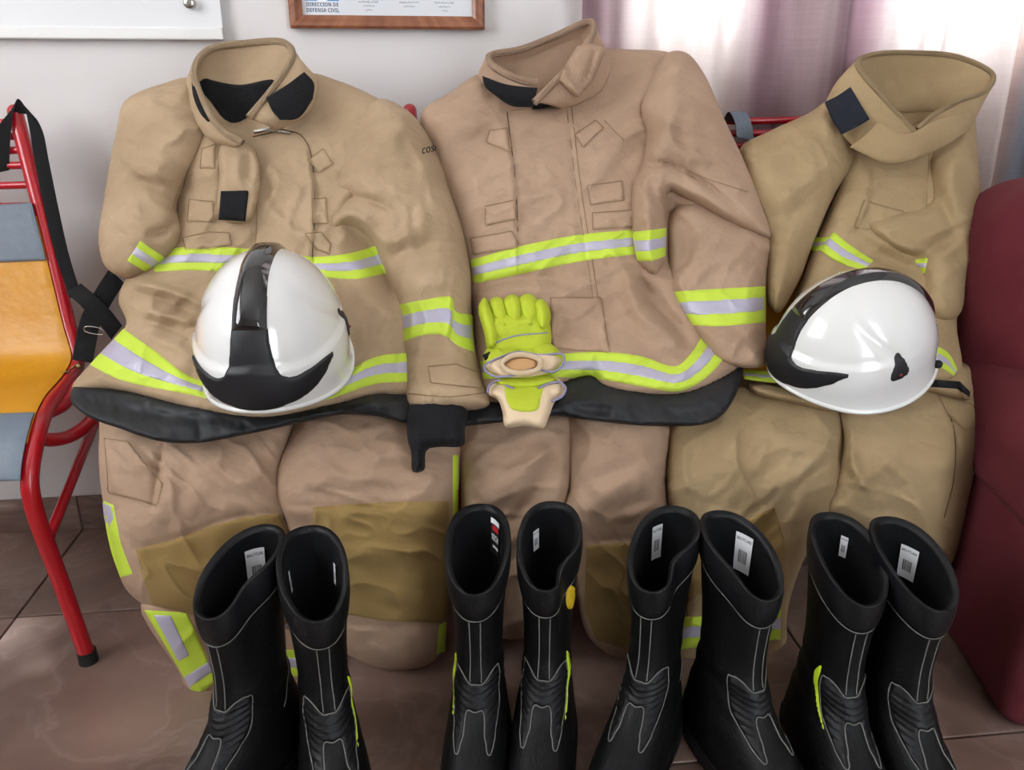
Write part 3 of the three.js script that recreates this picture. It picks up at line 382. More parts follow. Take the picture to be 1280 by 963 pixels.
{ // middle jacket
  const j = thing('fire_jacket', 'tan fire jacket with one folded sleeve and lime gloves on its hem', 'jacket');
  const B = new Cloth([[603, 92], [562, 116], [526, 142], [540, 200], [566, 270], [580, 320], [590, 400], [596, 470], [610, 508], [690, 486], [738, 472], [748, 482], [800, 494], [860, 494], [905, 474], [928, 456], [916, 432], [890, 410], [930, 380], [945, 300], [925, 210], [895, 130], [870, 82], [840, 66], [790, 62], [745, 64], [715, 100], [670, 130], [640, 120]], JP, { T: 0.055, w: 45, seed: 31, lift: 0.03, back: 0.03, noise: 0.005, folds: [
    [[[634, 145], [645, 240], [648, 345]], 16, 0.007, 's'], [[[708, 130], [721, 240], [746, 405]], 3, 0.003, 'v'], [[[760, 150], [800, 120], [850, 90]], 18, 0.008], [[[730, 230], [770, 190], [800, 150]], 12, 0.007], [[[590, 360], [650, 348], [720, 352]], 8, -0.008], [[[600, 375], [680, 362], [740, 372]], 8, 0.006], [[[780, 340], [800, 390], [850, 430]], 14, 0.016], [[[800, 350], [840, 400], [865, 440]], 9, -0.014], [[[830, 250], [850, 280], [840, 340]], 16, -0.022], [[[840, 300], [880, 320], [930, 340]], 10, 0.006], [[[800, 330], [812, 375], [850, 412]], 5, 0.012, 'v'], [[[760, 300], [785, 350], [800, 400]], 8, 0.006], [[[700, 380], [690, 420], [700, 442]], 6, 0.006], [[[745, 445], [742, 470], [746, 480]], 4, 0.008, 'v'], [[[820, 430], [850, 450], [880, 440]], 8, 0.006], [[[560, 150], [590, 160], [620, 140]], 14, 0.006]] }); B.mat = M.tanB;
  B.build('body', M.tanB, j);
  B.band([[588, 325], [650, 308], [720, 294], [792, 287]], [[592, 355], [650, 343], [720, 328], [794, 318]], j);
  B.band([[600, 452], [650, 448], [745, 440], [800, 445], [845, 458], [862, 444], [878, 420]], [[604, 474], [650, 472], [745, 474], [800, 483], [852, 489], [890, 466], [913, 436]], j);
  for (const p of [[[612, 163], [634, 160], [637, 190], [608, 178]], [[718, 168], [745, 150], [755, 160], [729, 184]], [[734, 232], [778, 226], [780, 250], [738, 256]], [[606, 258], [644, 250], [645, 274], [607, 282]]]) pocket(B, p, j, 'tab');
  pocket(B, [[740, 266], [795, 262], [797, 284], [741, 287]], j); pocket(B, [[588, 298], [640, 289], [648, 304], [646, 310], [591, 318]], j); pocket(B, [[688, 372], [752, 372], [762, 440], [720, 438], [690, 434]], j, 'cargo_pocket');
  B.line([[634, 140], [645, 240], [648, 340]], 0.0009, 'placket_edge', M.thread, j); B.line([[708, 130], [721, 240], [735, 330], [746, 405]], 0.0006, 'seam', M.seamTan, j); B.line([[714, 130], [727, 240], [741, 330], [752, 405]], 0.0006, 'seam', M.seamTan, j); B.line([[638, 138], [672, 134], [706, 130]], 0.0006, 'seam', M.seamTan, j); B.line([[755, 150], [780, 176]], 0.0006, 'seam', M.seamTan, j);
  // sleeve: upper part, fold beside the chest, lower part
  const S2 = new Cloth([[838, 362], [834, 320], [840, 262], [870, 250], [920, 270], [962, 296], [959, 340], [957, 405], [956, 456], [930, 460], [896, 450], [872, 420], [852, 392]], JP, { T: 0.055, w: 40, seed: 33, lift: 0.06, back: 0.03, noise: 0.004, folds: [[[[846, 270], [860, 300], [850, 345]], 12, -0.012], [[[860, 345], [900, 325], [945, 310]], 10, 0.006], [[[870, 420], [910, 425], [950, 420]], 10, 0.004]] }); S2.build('sleeve', M.tanB, j);
  S2.band([[840, 365], [880, 362], [957, 358]], [[866, 407], [900, 408], [957, 403]], j);
  const S1 = new Cloth([[790, 232], [800, 210], [808, 170], [800, 130], [835, 66], [858, 66], [880, 92], [906, 150], [932, 205], [951, 252], [963, 297], [940, 292], [905, 276], [876, 258], [850, 246], [838, 240], [832, 262], [833, 300], [830, 330], [818, 345], [795, 325], [790, 285]], JP, { T: 0.06, w: 38, seed: 32, lift: 0.08, back: 0.06, noise: 0.005, folds: [[[[808, 208], [835, 205], [880, 228], [930, 272]], 4, 0.012, 'v'], [[[850, 110], [835, 160], [815, 205]], 14, 0.012], [[[870, 120], [865, 170], [880, 215]], 12, 0.006], [[[830, 180], [860, 195], [900, 200]], 9, 0.007], [[[820, 215], [815, 235], [822, 250]], 5, -0.008], [[[798, 235], [810, 270], [812, 310]], 9, 0.006], [[[835, 225], [880, 250], [920, 275]], 9, 0.009]] }); S1.mat = M.tanB; S1.build('sleeve', M.tanB, j);
  S1.band([[790, 290], [810, 288], [833, 285]], [[796, 326], [815, 326], [832, 320]], j);
  S1.line([[830, 202], [880, 222], [935, 240]], 0.0006, 'seam', M.seamTan, j);
  const LN = new Cloth([[535, 500], [600, 494], [690, 480], [738, 468], [760, 482], [850, 490], [905, 470], [928, 456], [918, 498], [892, 527], [820, 533], [740, 526], [690, 520], [610, 530], [540, 530]], JP, { T: 0.011, w: 5, seed: 34, lift: 0.044, noise: 0.008, nw: 25, folds: [[[[690, 505], [740, 500], [790, 510]], 7, 0.008], [[[740, 490], [760, 505], [750, 520]], 5, -0.006], [[[820, 510], [870, 505], [905, 485]], 7, 0.006]] }); LN.build('hem_lining', M.lining, j, 'black inner lining showing below the hem');
  const NK = new Cloth([[608, 72], [660, 66], [735, 35], [735, 60], [700, 110], [672, 130], [630, 120]], JP, { T: 0.006, w: 12, lift: 0.05, back: 0.005, noise: 0.002 }); NK.build('neck_lining', M.tanB, j);
  collar([[[672, 104, 0.135], [645, 98, 0.135], [616, 82, 0.115], [612, 70, 0.09], [650, 62, 0.07], [692, 46, 0.06], [737, 27, 0.07], [741, 42, 0.1], [715, 78, 0.13], [688, 108, 0.14], [668, 128, 0.14]], [[668, 120, 0.13], [640, 112, 0.128], [608, 92, 0.1], [608, 80, 0.075], [652, 76, 0.05], [696, 64, 0.045], [738, 45, 0.06], [750, 58, 0.1], [735, 98, 0.125], [705, 120, 0.13], [685, 130, 0.13]], [[662, 134, 0.11], [630, 124, 0.105], [602, 100, 0.085], [604, 90, 0.07], [654, 95, 0.045], [700, 88, 0.04], [738, 70, 0.05], [762, 74, 0.085], [752, 112, 0.1], [725, 128, 0.105], [700, 134, 0.105]]], JP, 0.009, 'collar', M.tanB, j);
  { const rim = [[672, 104, 0.142], [645, 98, 0.142], [616, 82, 0.122], [612, 70, 0.095], [650, 62, 0.075], [692, 46, 0.066], [737, 27, 0.075], [741, 42, 0.105], [715, 78, 0.136], [688, 108, 0.146], [668, 128, 0.146]].map((p) => pt(...p)); obj('collar_piping', tube(rim, 0.0058, 90, 8), M.tanB, j); }
  collar([[[603, 95, 0.118], [635, 106, 0.142], [672, 110, 0.143]], [[606, 106, 0.118], [632, 122, 0.136], [668, 126, 0.138]], [[618, 117, 0.115], [640, 132, 0.125], [664, 134, 0.13]]], JP, 0.004, 'hook_patch', M.hook, j, 'black hook patch on the collar');
  B.patch([[666, 128], [700, 126], [701, 132], [664, 137]], 0.02, 'hook_patch', M.hook, j);
  const TB = new Cloth(densify([[695, 99], [722, 57], [738, 54], [758, 61], [743, 98], [722, 123]]), JP, { sharp: true, T: 0.012, w: 5, lift: 0.139, back: 0.008, noise: 0.003, folds: [[[[720, 118], [735, 92], [745, 60]], 3, 0.008, 'v'], [[[712, 72], [706, 92], [722, 116]], 3, 0.004]] }); TB.build('throat_tab', M.tanB, j);
}
{ // right jacket
  const j = thing('fire_jacket', 'olive tan fire jacket with a tall open collar against the curtain', 'jacket');
  const B = new Cloth([[1062, 165], [1048, 230], [1025, 290], [1005, 340], [985, 400], [965, 470], [1050, 490], [1150, 480], [1200, 470], [1196, 400], [1215, 340], [1224, 260], [1222, 190], [1212, 140], [1150, 150], [1100, 185]], JP, { T: 0.05, w: 40, seed: 41, lift: 0.02, back: 0.03, noise: 0.005, folds: [[[[1090, 210], [1085, 260], [1060, 300]], 10, 0.008, 's'], [[[1075, 310], [1120, 330], [1160, 345]], 10, -0.012], [[[1060, 280], [1100, 300], [1140, 320]], 8, 0.008], [[[1160, 215], [1158, 260]], 4, 0.004, 'v']] }); B.mat = M.tanC; B.build('body', M.tanC, j);
  const SL = new Cloth([[1046, 122], [1010, 142], [960, 165], [925, 186], [935, 240], [955, 300], [960, 380], [972, 392], [998, 352], [1016, 305], [1042, 245], [1070, 192]], JP, { T: 0.055, w: 40, seed: 42, lift: 0.045, back: 0.05, noise: 0.004, folds: [[[[950, 200], [985, 190], [1030, 190]], 14, 0.008], [[[960, 260], [1000, 230], [1045, 200]], 14, 0.010], [[[965, 310], [990, 270], [1025, 235]], 10, -0.006]] }); SL.mat = M.tanC; SL.build('sleeve', M.tanC, j);
  const SR = new Cloth([[1160, 190], [1195, 160], [1216, 140], [1222, 190], [1227, 260], [1231, 312], [1212, 350], [1198, 395], [1172, 402], [1150, 380], [1150, 340], [1100, 305], [1080, 280], [1120, 262], [1160, 250]], JP, { T: 0.06, w: 42, seed: 43, lift: 0.045, back: 0.05, noise: 0.005, folds: [[[[1085, 285], [1130, 310], [1190, 318]], 8, 0.010], [[[1110, 330], [1150, 320], [1195, 290]], 7, -0.012], [[[1180, 200], [1195, 250], [1215, 290]], 12, 0.008], [[[1170, 240], [1185, 270], [1200, 300]], 8, -0.006]] }); SR.mat = M.tanC; SR.build('sleeve', M.tanC, j);
  pocket(B, [[1080, 250], [1130, 265], [1125, 290], [1068, 285]], j); B.line([[1162, 180], [1160, 220], [1158, 262]], 0.0006, 'seam', M.seamTan, j); B.line([[1068, 195], [1045, 248], [1015, 305]], 0.0006, 'seam', M.seamTan, j);
  B.band([[1008, 294], [1024, 297], [1040, 296]], [[1006, 312], [1018, 314], [1030, 312]], j); B.band([[1042, 290], [1062, 306], [1092, 326]], [[1024, 312], [1048, 328], [1080, 338]], j, { lift: 0.002 }); SR.band([[1126, 326], [1160, 322]], [[1120, 342], [1156, 342]], j);
  B.band([[1166, 430], [1186, 442], [1197, 462]], [[1166, 456], [1180, 462], [1192, 470]], j);
  B.band([[930, 462], [960, 464], [985, 466]], [[930, 474], [960, 478], [985, 480]], j);
  new Cloth([[1052, 110], [1100, 96], [1170, 100], [1225, 108], [1216, 140], [1170, 180], [1120, 190], [1070, 170]], JP, { T: 0.006, w: 12, lift: 0.012, back: 0.005, noise: 0.003 }).build('neck_lining', M.tanC, j);
  // collar: funnel open to the front
  collar([[[1146, 168, 0.15], [1110, 130, 0.145], [1072, 82, 0.12], [1084, 70, 0.09], [1140, 66, 0.055], [1200, 72, 0.055], [1240, 92, 0.08], [1234, 112, 0.11], [1196, 128, 0.135], [1164, 146, 0.147], [1146, 162, 0.15]], [[1140, 185, 0.14], [1095, 160, 0.135], [1048, 106, 0.105], [1072, 100, 0.07], [1140, 104, 0.03], [1190, 108, 0.03], [1226, 118, 0.065], [1222, 134, 0.1], [1196, 150, 0.125], [1164, 172, 0.135], [1146, 182, 0.14]], [[1128, 200, 0.115], [1078, 192, 0.105], [1032, 132, 0.07], [1062, 130, 0.05], [1130, 140, 0.02], [1180, 140, 0.02], [1212, 140, 0.055], [1212, 158, 0.085], [1188, 176, 0.105], [1158, 192, 0.115], [1140, 198, 0.115]]], JP, 0.008, 'collar', M.tanC, j);
  { const rim = [[1146, 168, 0.153], [1110, 130, 0.148], [1072, 82, 0.123], [1084, 70, 0.093], [1140, 66, 0.058], [1200, 72, 0.058], [1240, 92, 0.083], [1234, 112, 0.113], [1196, 128, 0.138], [1164, 146, 0.15], [1146, 162, 0.153]].map((p) => pt(...p)); obj('collar_piping', tube(rim, 0.0045, 90, 8), M.tanC, j); }
  collar([[[1031, 128, 0.098], [1047, 120, 0.119], [1063, 109, 0.128]], [[1039, 147, 0.12], [1058, 139, 0.131], [1075, 129, 0.142]], [[1052, 168, 0.127], [1072, 158, 0.138], [1087, 149, 0.147]]], JP, 0.004, 'hook_patch', M.navyHook, j, 'dark navy square hook patch');
  collar([[[1098, 152, 0.15], [1130, 168, 0.158], [1170, 150, 0.155], [1212, 140, 0.12]], [[1078, 172, 0.138], [1120, 186, 0.152], [1170, 172, 0.147], [1213, 152, 0.11]], [[1062, 184, 0.118], [1110, 204, 0.135], [1165, 190, 0.13], [1212, 162, 0.1]]], JP, 0.006, 'throat_tab', M.tanC, j);
}

{ // maroon sofa
  const s = thing('sofa', 'maroon fabric sofa against the wall beside the chairs', 'sofa');
  const soft = (x0, x1, y0, y1, z0, z1, r, puff) => { const g = new RoundedBoxGeometry(x1 - x0, y1 - y0, z1 - z0, 8, r), p = g.attributes.position; for (let i = 0; i < p.count; i++) { const x = p.getX(i) / (x1 - x0) * 2, y = p.getY(i) / (y1 - y0) * 2, z = p.getZ(i) / (z1 - z0) * 2; p.setXYZ(i, p.getX(i) + puff * x * (1 - y * y) * (1 - z * z), p.getY(i) + puff * y * (1 - x * x) * (1 - z * z), p.getZ(i) + puff * z * (1 - x * x) * (1 - y * y)); } g.translate((x0 + x1) / 2, (y0 + y1) / 2, (z0 + z1) / 2); const t = g.attributes.uv; for (let i = 0; i < p.count; i++) t.setXY(i, p.getX(i) + p.getZ(i), p.getY(i) - p.getZ(i) * 0.4); g.computeVertexNormals(); return g; };
  obj('base', soft(0.012, 1.1, 0.0, 0.34, -0.56, -0.015, 0.03, 0.01), M.sofa, s);
  obj('seat_cushion', soft(0.0, 1.1, 0.28, 0.45, -0.56, 0, 0.06, 0.015), M.sofa, s);
  obj('backrest', soft(0.03, 1.1, 0.30, 0.735, -0.60, -0.34, 0.09, 0.02), M.sofa, s);
  s.position.set(0.80, 0, 0.775); s.rotation.y = -13 * Math.PI / 180;
}
{ // suspenders over the chair
  const t = thing('suspenders', 'black webbing suspenders with metal clips hung over the red chair back', 'suspenders');
  const strap = (c, w, n = 40) => { const L = c.map(([x, y, z, a = 0]) => onZ(x - w * Math.cos(a), y - w * Math.sin(a), z)), R = c.map(([x, y, z, a = 0]) => onZ(x + w * Math.cos(a), y + w * Math.sin(a), z)); return sheet([L, R], 0.0022, n, 3); };
  obj('strap', strap([[2, 215, 0.10, -0.2], [4, 175, 0.10, -0.3], [10, 145, 0.098, -0.7], [22, 133, 0.085, -1.5], [36, 139, 0.085, -2.3], [44, 158, 0.09, -2.7], [52, 200, 0.11, -2.9], [64, 260, 0.13, -2.95], [78, 320, 0.15, -2.9], [96, 375, 0.18, -2.8]].map(([x, y, z, a]) => [x, y, z, a + Math.PI]), 9.5, 70), M.strap, t);
  obj('strap', strap([[146, 345, 0.20, 0.75], [130, 370, 0.205, 0.7], [114, 400, 0.215, 0.45], [107, 430, 0.23, 0.2], [103, 452, 0.25, 0.15]], 13), M.strap, t);
  obj('strap', strap([[92, 360, 0.185, -0.5], [112, 378, 0.215, -0.7], [132, 398, 0.22, -0.9], [146, 416, 0.22, -0.9]], 11), M.strap, t);
  const wire = (pts, z, r, c) => tube(pts.map(([x, y]) => onZ(x, y, z)), r, 40, 6, c);
  obj('adjuster', [wire([[106, 409], [128, 412], [129, 418], [106, 414]], 0.235, 0.0012, true)], M.steel, t);
  obj('snap_hook', [wire([[96, 456], [88, 462], [84, 468]], 0.262, 0.002, false), wire([[77, 468], [82, 465], [88, 468], [83, 472]], 0.262, 0.002, true), ball(onZ(99, 458, 0.26), 0.006)], M.brass, t);
}
// ---------- helmets ----------
function makeHelmet(label) {
  const t = thing('fire_helmet', label, 'helmet', 'white fire helmets'), a = 0.118, b = 0.152, c = 0.150;
  const ss = (x) => { x = Math.max(0, Math.min(1, x)); return x * x * (3 - 2 * x); };
  const yr = (th) => -0.02 - 0.04 * Math.pow(Math.abs(Math.sin(th)), 2.2) - (Math.cos(th) < 0 ? 0.016 * Math.pow(-Math.cos(th), 1.5) : 0);
  const rad = (y) => y > 0 ? Math.sqrt(Math.max(0, 1 - (y / b) ** 2)) : 1 + 0.6 * (-y / 0.06) ** 2 * 0.05;
  const brow = (th, y) => 1 + 0.045 * (1 - ss((y - 0.052 + 0.02 * Math.abs(Math.sin(th))) / 0.008)) * ss(Math.cos(th) * 1.2 + 0.75) * ss((y + 0.05) / 0.05);
  const crease = (th, y) => { const u = Math.abs(th > Math.PI ? th - 2 * Math.PI : th) - 1.68; return -0.004 * Math.exp(-(((u * 0.12 + (y - 0.04) * 0.9) / 0.012) ** 2)) * ss(y / 0.05) * ss((0.13 - y) / 0.05); };
  const sf = (th, y, off = 0) => { const k = rad(y) * brow(th, y), n = V(Math.sin(th) / a, Math.max(0, y) / (b * b) * 1.0, Math.cos(th) / c), e = off + crease(th, y); n.set(Math.sin(th) * rad(y) / a, Math.max(0, y) / (b * b), Math.cos(th) * rad(y) / c).normalize(); return V(a * Math.sin(th) * k, y, c * Math.cos(th) * k).addScaledVector(n, e); };
  const sag = (x, v, off) => { let y, z; const q = Math.sqrt(Math.max(0.01, 1 - (x / a) ** 2)); if (v >= 0) { y = b * Math.sin(v / 0.15) * q; z = c * Math.cos(v / 0.15) * q; } else { y = v; z = c * q; } const th = Math.atan2(x / a, z / c); return Math.abs(y) > b * 0.97 ? V(x, y + off, z) : sf(th, y, off); };
  const yat = (th, v) => v < 0.22 ? yr(th) * (1 - v / 0.22) : b * Math.sin((v - 0.22) / 0.78 * Math.PI / 2);
  obj('shell', grid(120, 70, (u, v) => sf(u * Math.PI * 2, yat(u * Math.PI * 2, v)), true), M.helmet, t);
  obj('inner_shell', grid(60, 30, (u, v) => { const p = sf(u * Math.PI * 2, yat(u * Math.PI * 2, v)); return V(p.x * 0.94, p.y * 0.94 + 0.001, p.z * 0.94); }, true), M.rubber, t);
  const rim = []; for (let i = 0; i < 72; i++) { const th = i / 72 * Math.PI * 2; rim.push(sf(th, yr(th), -0.001)); } obj('rim_edge', tube(rim, 0.0048, 144, 8, true), M.helmet, t);
  const mir = (p) => [...p, ...p.map(([x, y]) => [-x, y]).reverse()];
  obj('crest', fill(densify(mir([[0.0275, 0.105], [0.026, 0.15], [0.024, 0.2], [0.025, 0.3], [0.028, 0.4], [0.02, 0.44]])), 0.004, (x, v, d) => sag(x, v, d === 0 ? -0.001 : 0.007 * ss(d / 0.014) + 0.001)), M.gloss, t, 'glossy black crest over the crown');
  obj('front_plate', fill(densify(mir([[0.0001, 0.114], [0.0275, 0.114], [0.030, 0.085], [0.035, 0.056], [0.041, 0.043], [0.050, 0.037], [0.060, 0.036], [0.080, 0.043], [0.104, 0.060], [0.1045, 0.045], [0.095, 0.012], [0.083, -0.003], [0.065, -0.012], [0.03, -0.017], [0.0001, -0.018]])), 0.0035, (x, v, d) => sag(x, v, d === 0 ? -0.001 : 0.0035 * Math.min(1, d / 0.003))), M.matt, t, 'matt black anchor-shaped front plate');
  for (const s of [-1, 1]) {
    const p = obj('side_vent', fill(smoothClosed([[0.004, 0.052], [0.022, 0.012], [0.016, 0.003], [-0.008, 0.0], [-0.013, 0.008], [-0.006, 0.032]], 4), 0.003, (x, y, d) => sf(s * (1.66 + x / 0.135), y, d === 0 ? -0.001 : 0.002)), M.matt, t, 'black triangular side fitting');
    const q = sf(s * (1.66 + 0.03), 0.01, 0.002); obj('red_dot', ball(q, 0.003, 10), std({ color: '#7a1512', roughness: 0.4 }), p);
    obj('chin_strap_knob', [ball(sf(s * 2.5, -0.025, 0.004), 0.008)], M.rubber, t);
  }
  return t;
}
const h1 = makeHelmet('white helmet with a black crest facing forward on the jacket hem'); h1.rotation.order = 'YXZ'; h1.rotation.set(0.36, -0.06, 0.0); h1.scale.setScalar(0.82); h1.position.copy(onZ(343, 424, 0.52));
const h2 = makeHelmet('white helmet lying side-on on the trousers next to the maroon sofa'); h2.rotation.order = 'YXZ'; h2.scale.setScalar(0.8); h2.rotation.set(0.2, -1.55, -0.2); h2.position.copy(onZ(1066, 436, 0.52));

// ---------- gloves ----------
{
  const t = thing('work_glove', 'lime leather glove with fingers up and cream cuff opening, uppermost of the pair', 'glove');
  const o = { lift: 0.10, back: 0.02, noise: 0.003, nw: 18 };
  const hand = new Cloth([[606, 392], [622, 384], [660, 380], [682, 392], [689, 415], [686, 436], [650, 444], [612, 440], [606, 420]], JP, { ...o, T: 0.035, w: 22, seed: 51, folds: [[[[622, 395], [640, 402], [675, 400]], 5, 0.005], [[[612, 425], [640, 418], [680, 416]], 3, 0.004, 'v']] });
  const body = hand.build('hand', M.glove, t, undefined, 2.2);
  const F = [[[598, 384], [606, 372], [614, 384], [620, 402], [622, 430], [612, 436], [604, 412]], [[611, 378], [620, 371], [630, 376], [636, 395], [634, 412], [620, 404]], [[629, 376], [640, 368], [651, 374], [654, 392], [648, 410], [635, 400]], [[648, 374], [660, 367], [671, 374], [674, 394], [664, 410], [652, 398]], [[667, 378], [678, 374], [686, 384], [688, 402], [678, 414], [668, 400]]];
  F.forEach((f, i) => new Cloth(f, JP, { ...o, lift: 0.116 + (i === 0 ? 0.004 : 0), T: 0.026, w: 11, seed: 60 + i, noise: 0.002, nw: 10 }).build(i ? 'finger' : 'thumb', M.glove, t, undefined, 2));
  hand.line([[612, 432], [640, 421], [684, 416]], 0.0012, 'seam_piping', M.piping, t, 0.001);
  const cuff = new Cloth([[606, 440], [620, 430], [650, 434], [684, 428], [700, 440], [704, 452], [690, 466], [655, 474], [620, 470], [605, 456]], JP, { ...o, lift: 0.112, T: 0.026, w: 16, seed: 52, folds: [[[[630, 432], [628, 442]], 3, 0.005, 'v'], [[[648, 434], [646, 444]], 3, 0.005, 'v'], [[[666, 432], [668, 442]], 3, 0.005, 'v']] }); cuff.build('gauntlet', M.glove, t, undefined, 2);
  cuff.patch([[607, 456], [630, 447], [660, 442], [690, 444], [702, 450], [690, 464], [655, 472], [620, 469]], 0.003, 'cuff_lining', M.cream, t, { smooth: true, step: 2 });
  const ring = (pts, f, r, mat, name) => obj(name, tube(pts.map(([x, y, e = 0]) => pt(x, y, f + e)), r, 80, 7, true), mat, t);
  ring([[605, 458], [625, 447], [648, 440], [675, 444], [703, 443], [704, 455], [692, 465], [668, 462], [640, 470], [616, 470]], 0.142, 0.0016, M.piping, 'edge_piping');
  ring([[627, 455], [640, 445], [658, 444], [675, 451], [672, 462], [650, 467], [634, 463]], 0.150, 0.004, M.cream, 'cuff_rim');
  new Cloth([[630, 456], [642, 448], [658, 447], [671, 453], [668, 460], [650, 464], [636, 461]], JP, { lift: 0.143, T: 0.003, back: 0.002, w: 6, noise: 0 }).build('cuff_inside', std({ color: '#c59a6b', roughness: 0.95 }), t, 'tan inside of the cuff', 2);
  const tag = new Cloth([[603, 444], [613, 439], [617, 446], [606, 451]], JP, { sharp: true, lift: 0.13, T: 0.003, back: 0.002, w: 2, noise: 0 }); tag.poly = densify(tag.poly); tag.build('maker_tag', M.hook, t, 'small black tag', 1.5);
  const u = thing('work_glove', 'lime glove lying under the other, its cream gauntlet hanging over the hem', 'glove');
  const g = new Cloth([[610, 484], [625, 474], [655, 470], [692, 470], [706, 482], [704, 494], [694, 502], [686, 522], [679, 536], [655, 533], [632, 534], [628, 515], [622, 500], [611, 494]], JP, { ...o, lift: 0.082, T: 0.026, w: 14, seed: 53 }); g.build('gauntlet', M.cream, u, undefined, 2.2);
  g.patch([[632, 480], [655, 474], [680, 478], [676, 496], [672, 512], [655, 515], [638, 510]], 0.003, 'palm_lining', M.glove, u, { smooth: true, step: 2 });
  obj('edge_piping', tube([[609, 492], [612, 482], [624, 476], [636, 484], [642, 486]].map(([x, y]) => pt(x, y, 0.112)), 0.0018, 40, 7), M.piping, u); obj('edge_piping', tube([[672, 486], [688, 479], [700, 478], [707, 486], [702, 496], [690, 502]].map(([x, y]) => pt(x, y, 0.112)), 0.0018, 40, 7), M.piping, u);
  new Cloth([[618, 478], [640, 468], [680, 466], [698, 476], [680, 484], [640, 486]], JP, { ...o, lift: 0.095, T: 0.024, w: 10, seed: 54 }).build('hand', M.glove, u, undefined, 2.2);
}

// ---------- boots ----------
function keyed(keys) { const n = keys[0].length - 1, cs = []; for (let k = 1; k <= n; k++) cs.push(keys.map((r) => [r[0], r[k]])); return (y, k) => { const c = cs[k]; if (y <= c[0][0]) return c[0][1]; for (let i = 1; i < c.length; i++) if (y <= c[i][0]) { const a = c[i - 1], b = c[i], t = (y - a[0]) / (b[0] - a[0]), m0 = i > 1 ? (b[1] - c[i - 2][1]) / (b[0] - c[i - 2][0]) : (b[1] - a[1]) / (b[0] - a[0]), m1 = i < c.length - 1 ? (c[i + 1][1] - a[1]) / (c[i + 1][0] - a[0]) : (b[1] - a[1]) / (b[0] - a[0]), h = b[0] - a[0], t2 = t * t, t3 = t2 * t; return (2 * t3 - 3 * t2 + 1) * a[1] + (t3 - 2 * t2 + t) * h * m0 + (-2 * t3 + 3 * t2) * b[1] + (t3 - t2) * h * m1; } return c[c.length - 1][1]; }; }
const bk = keyed([[0, 0.196, -0.076, 0.043], [0.03, 0.203, -0.078, 0.047], [0.05, 0.198, -0.076, 0.047], [0.064, 0.176, -0.073, 0.044], [0.085, 0.135, -0.070, 0.040], [0.107, 0.096, -0.065, 0.036], [0.135, 0.071, -0.059, 0.0335], [0.175, 0.058, -0.054, 0.032], [0.22, 0.057, -0.056, 0.0335], [0.29, 0.063, -0.066, 0.0385], [0.37, 0.068, -0.072, 0.0415]]);
function bootAt(th, y, off = 0) {
  const f = bk(y, 0), b = bk(y, 1), w = bk(y, 2), zc = (f + b) / 2, L = (f - b) / 2, c = Math.cos(th), s = Math.sin(th), e = y < 0.1 ? 0.8 : 0.9;
  const waist = y < 0.09 ? 1 - 0.10 * Math.exp(-(((c - 0.0) / 0.4) ** 2)) * (1 - y / 0.09) : 1;
  const p = V(w * waist * Math.sign(s) * Math.pow(Math.abs(s), e), y, zc + L * c), n = V(s / w, 0, c / L).normalize();
  return p.addScaledVector(n, off);
}
const rimY = (th) => 0.345 - 0.052 * Math.pow((1 + Math.cos(th)) / 2, 1.6), seamY = (th) => 0.305 - 0.053 * Math.pow((1 + Math.cos(th)) / 2, 1.4);
function labelTexture(kind) {
  const cv = document.createElement('canvas'); cv.width = 160; cv.height = 220; const c = cv.getContext('2d'); c.fillStyle = kind ? '#15161a' : '#e6e6e8'; c.fillRect(0, 0, 160, 220); c.textAlign = 'center';
  if (kind) { c.fillStyle = '#ececee'; c.fillRect(0, 0, 160, 34); c.fillStyle = '#b81f2a'; c.fillRect(30, 44, 110, 34); c.fillStyle = '#f0f0f0'; c.font = 'bold 54px sans-serif'; c.fillText('TECH', 82, 140); c.fillRect(40, 170, 110, 16); }
  else { c.fillStyle = '#1c1d22'; c.font = 'bold 23px sans-serif'; c.fillText('BALLYCLARE', 80, 40); const r = rng(9); for (let x = 40; x < 120; x += 3 + r() * 4) c.fillRect(x, 96, 1.5 + r() * 2.5, 74); }
  const t = new THREE.CanvasTexture(cv); t.colorSpace = THREE.SRGBColorSpace; return t;
}
const labelMat = [0, 1].map((k) => std({ map: labelTexture(k), roughness: 0.6 }));
const limeLeather = std({ color: '#b9d21e', roughness: 0.6 });
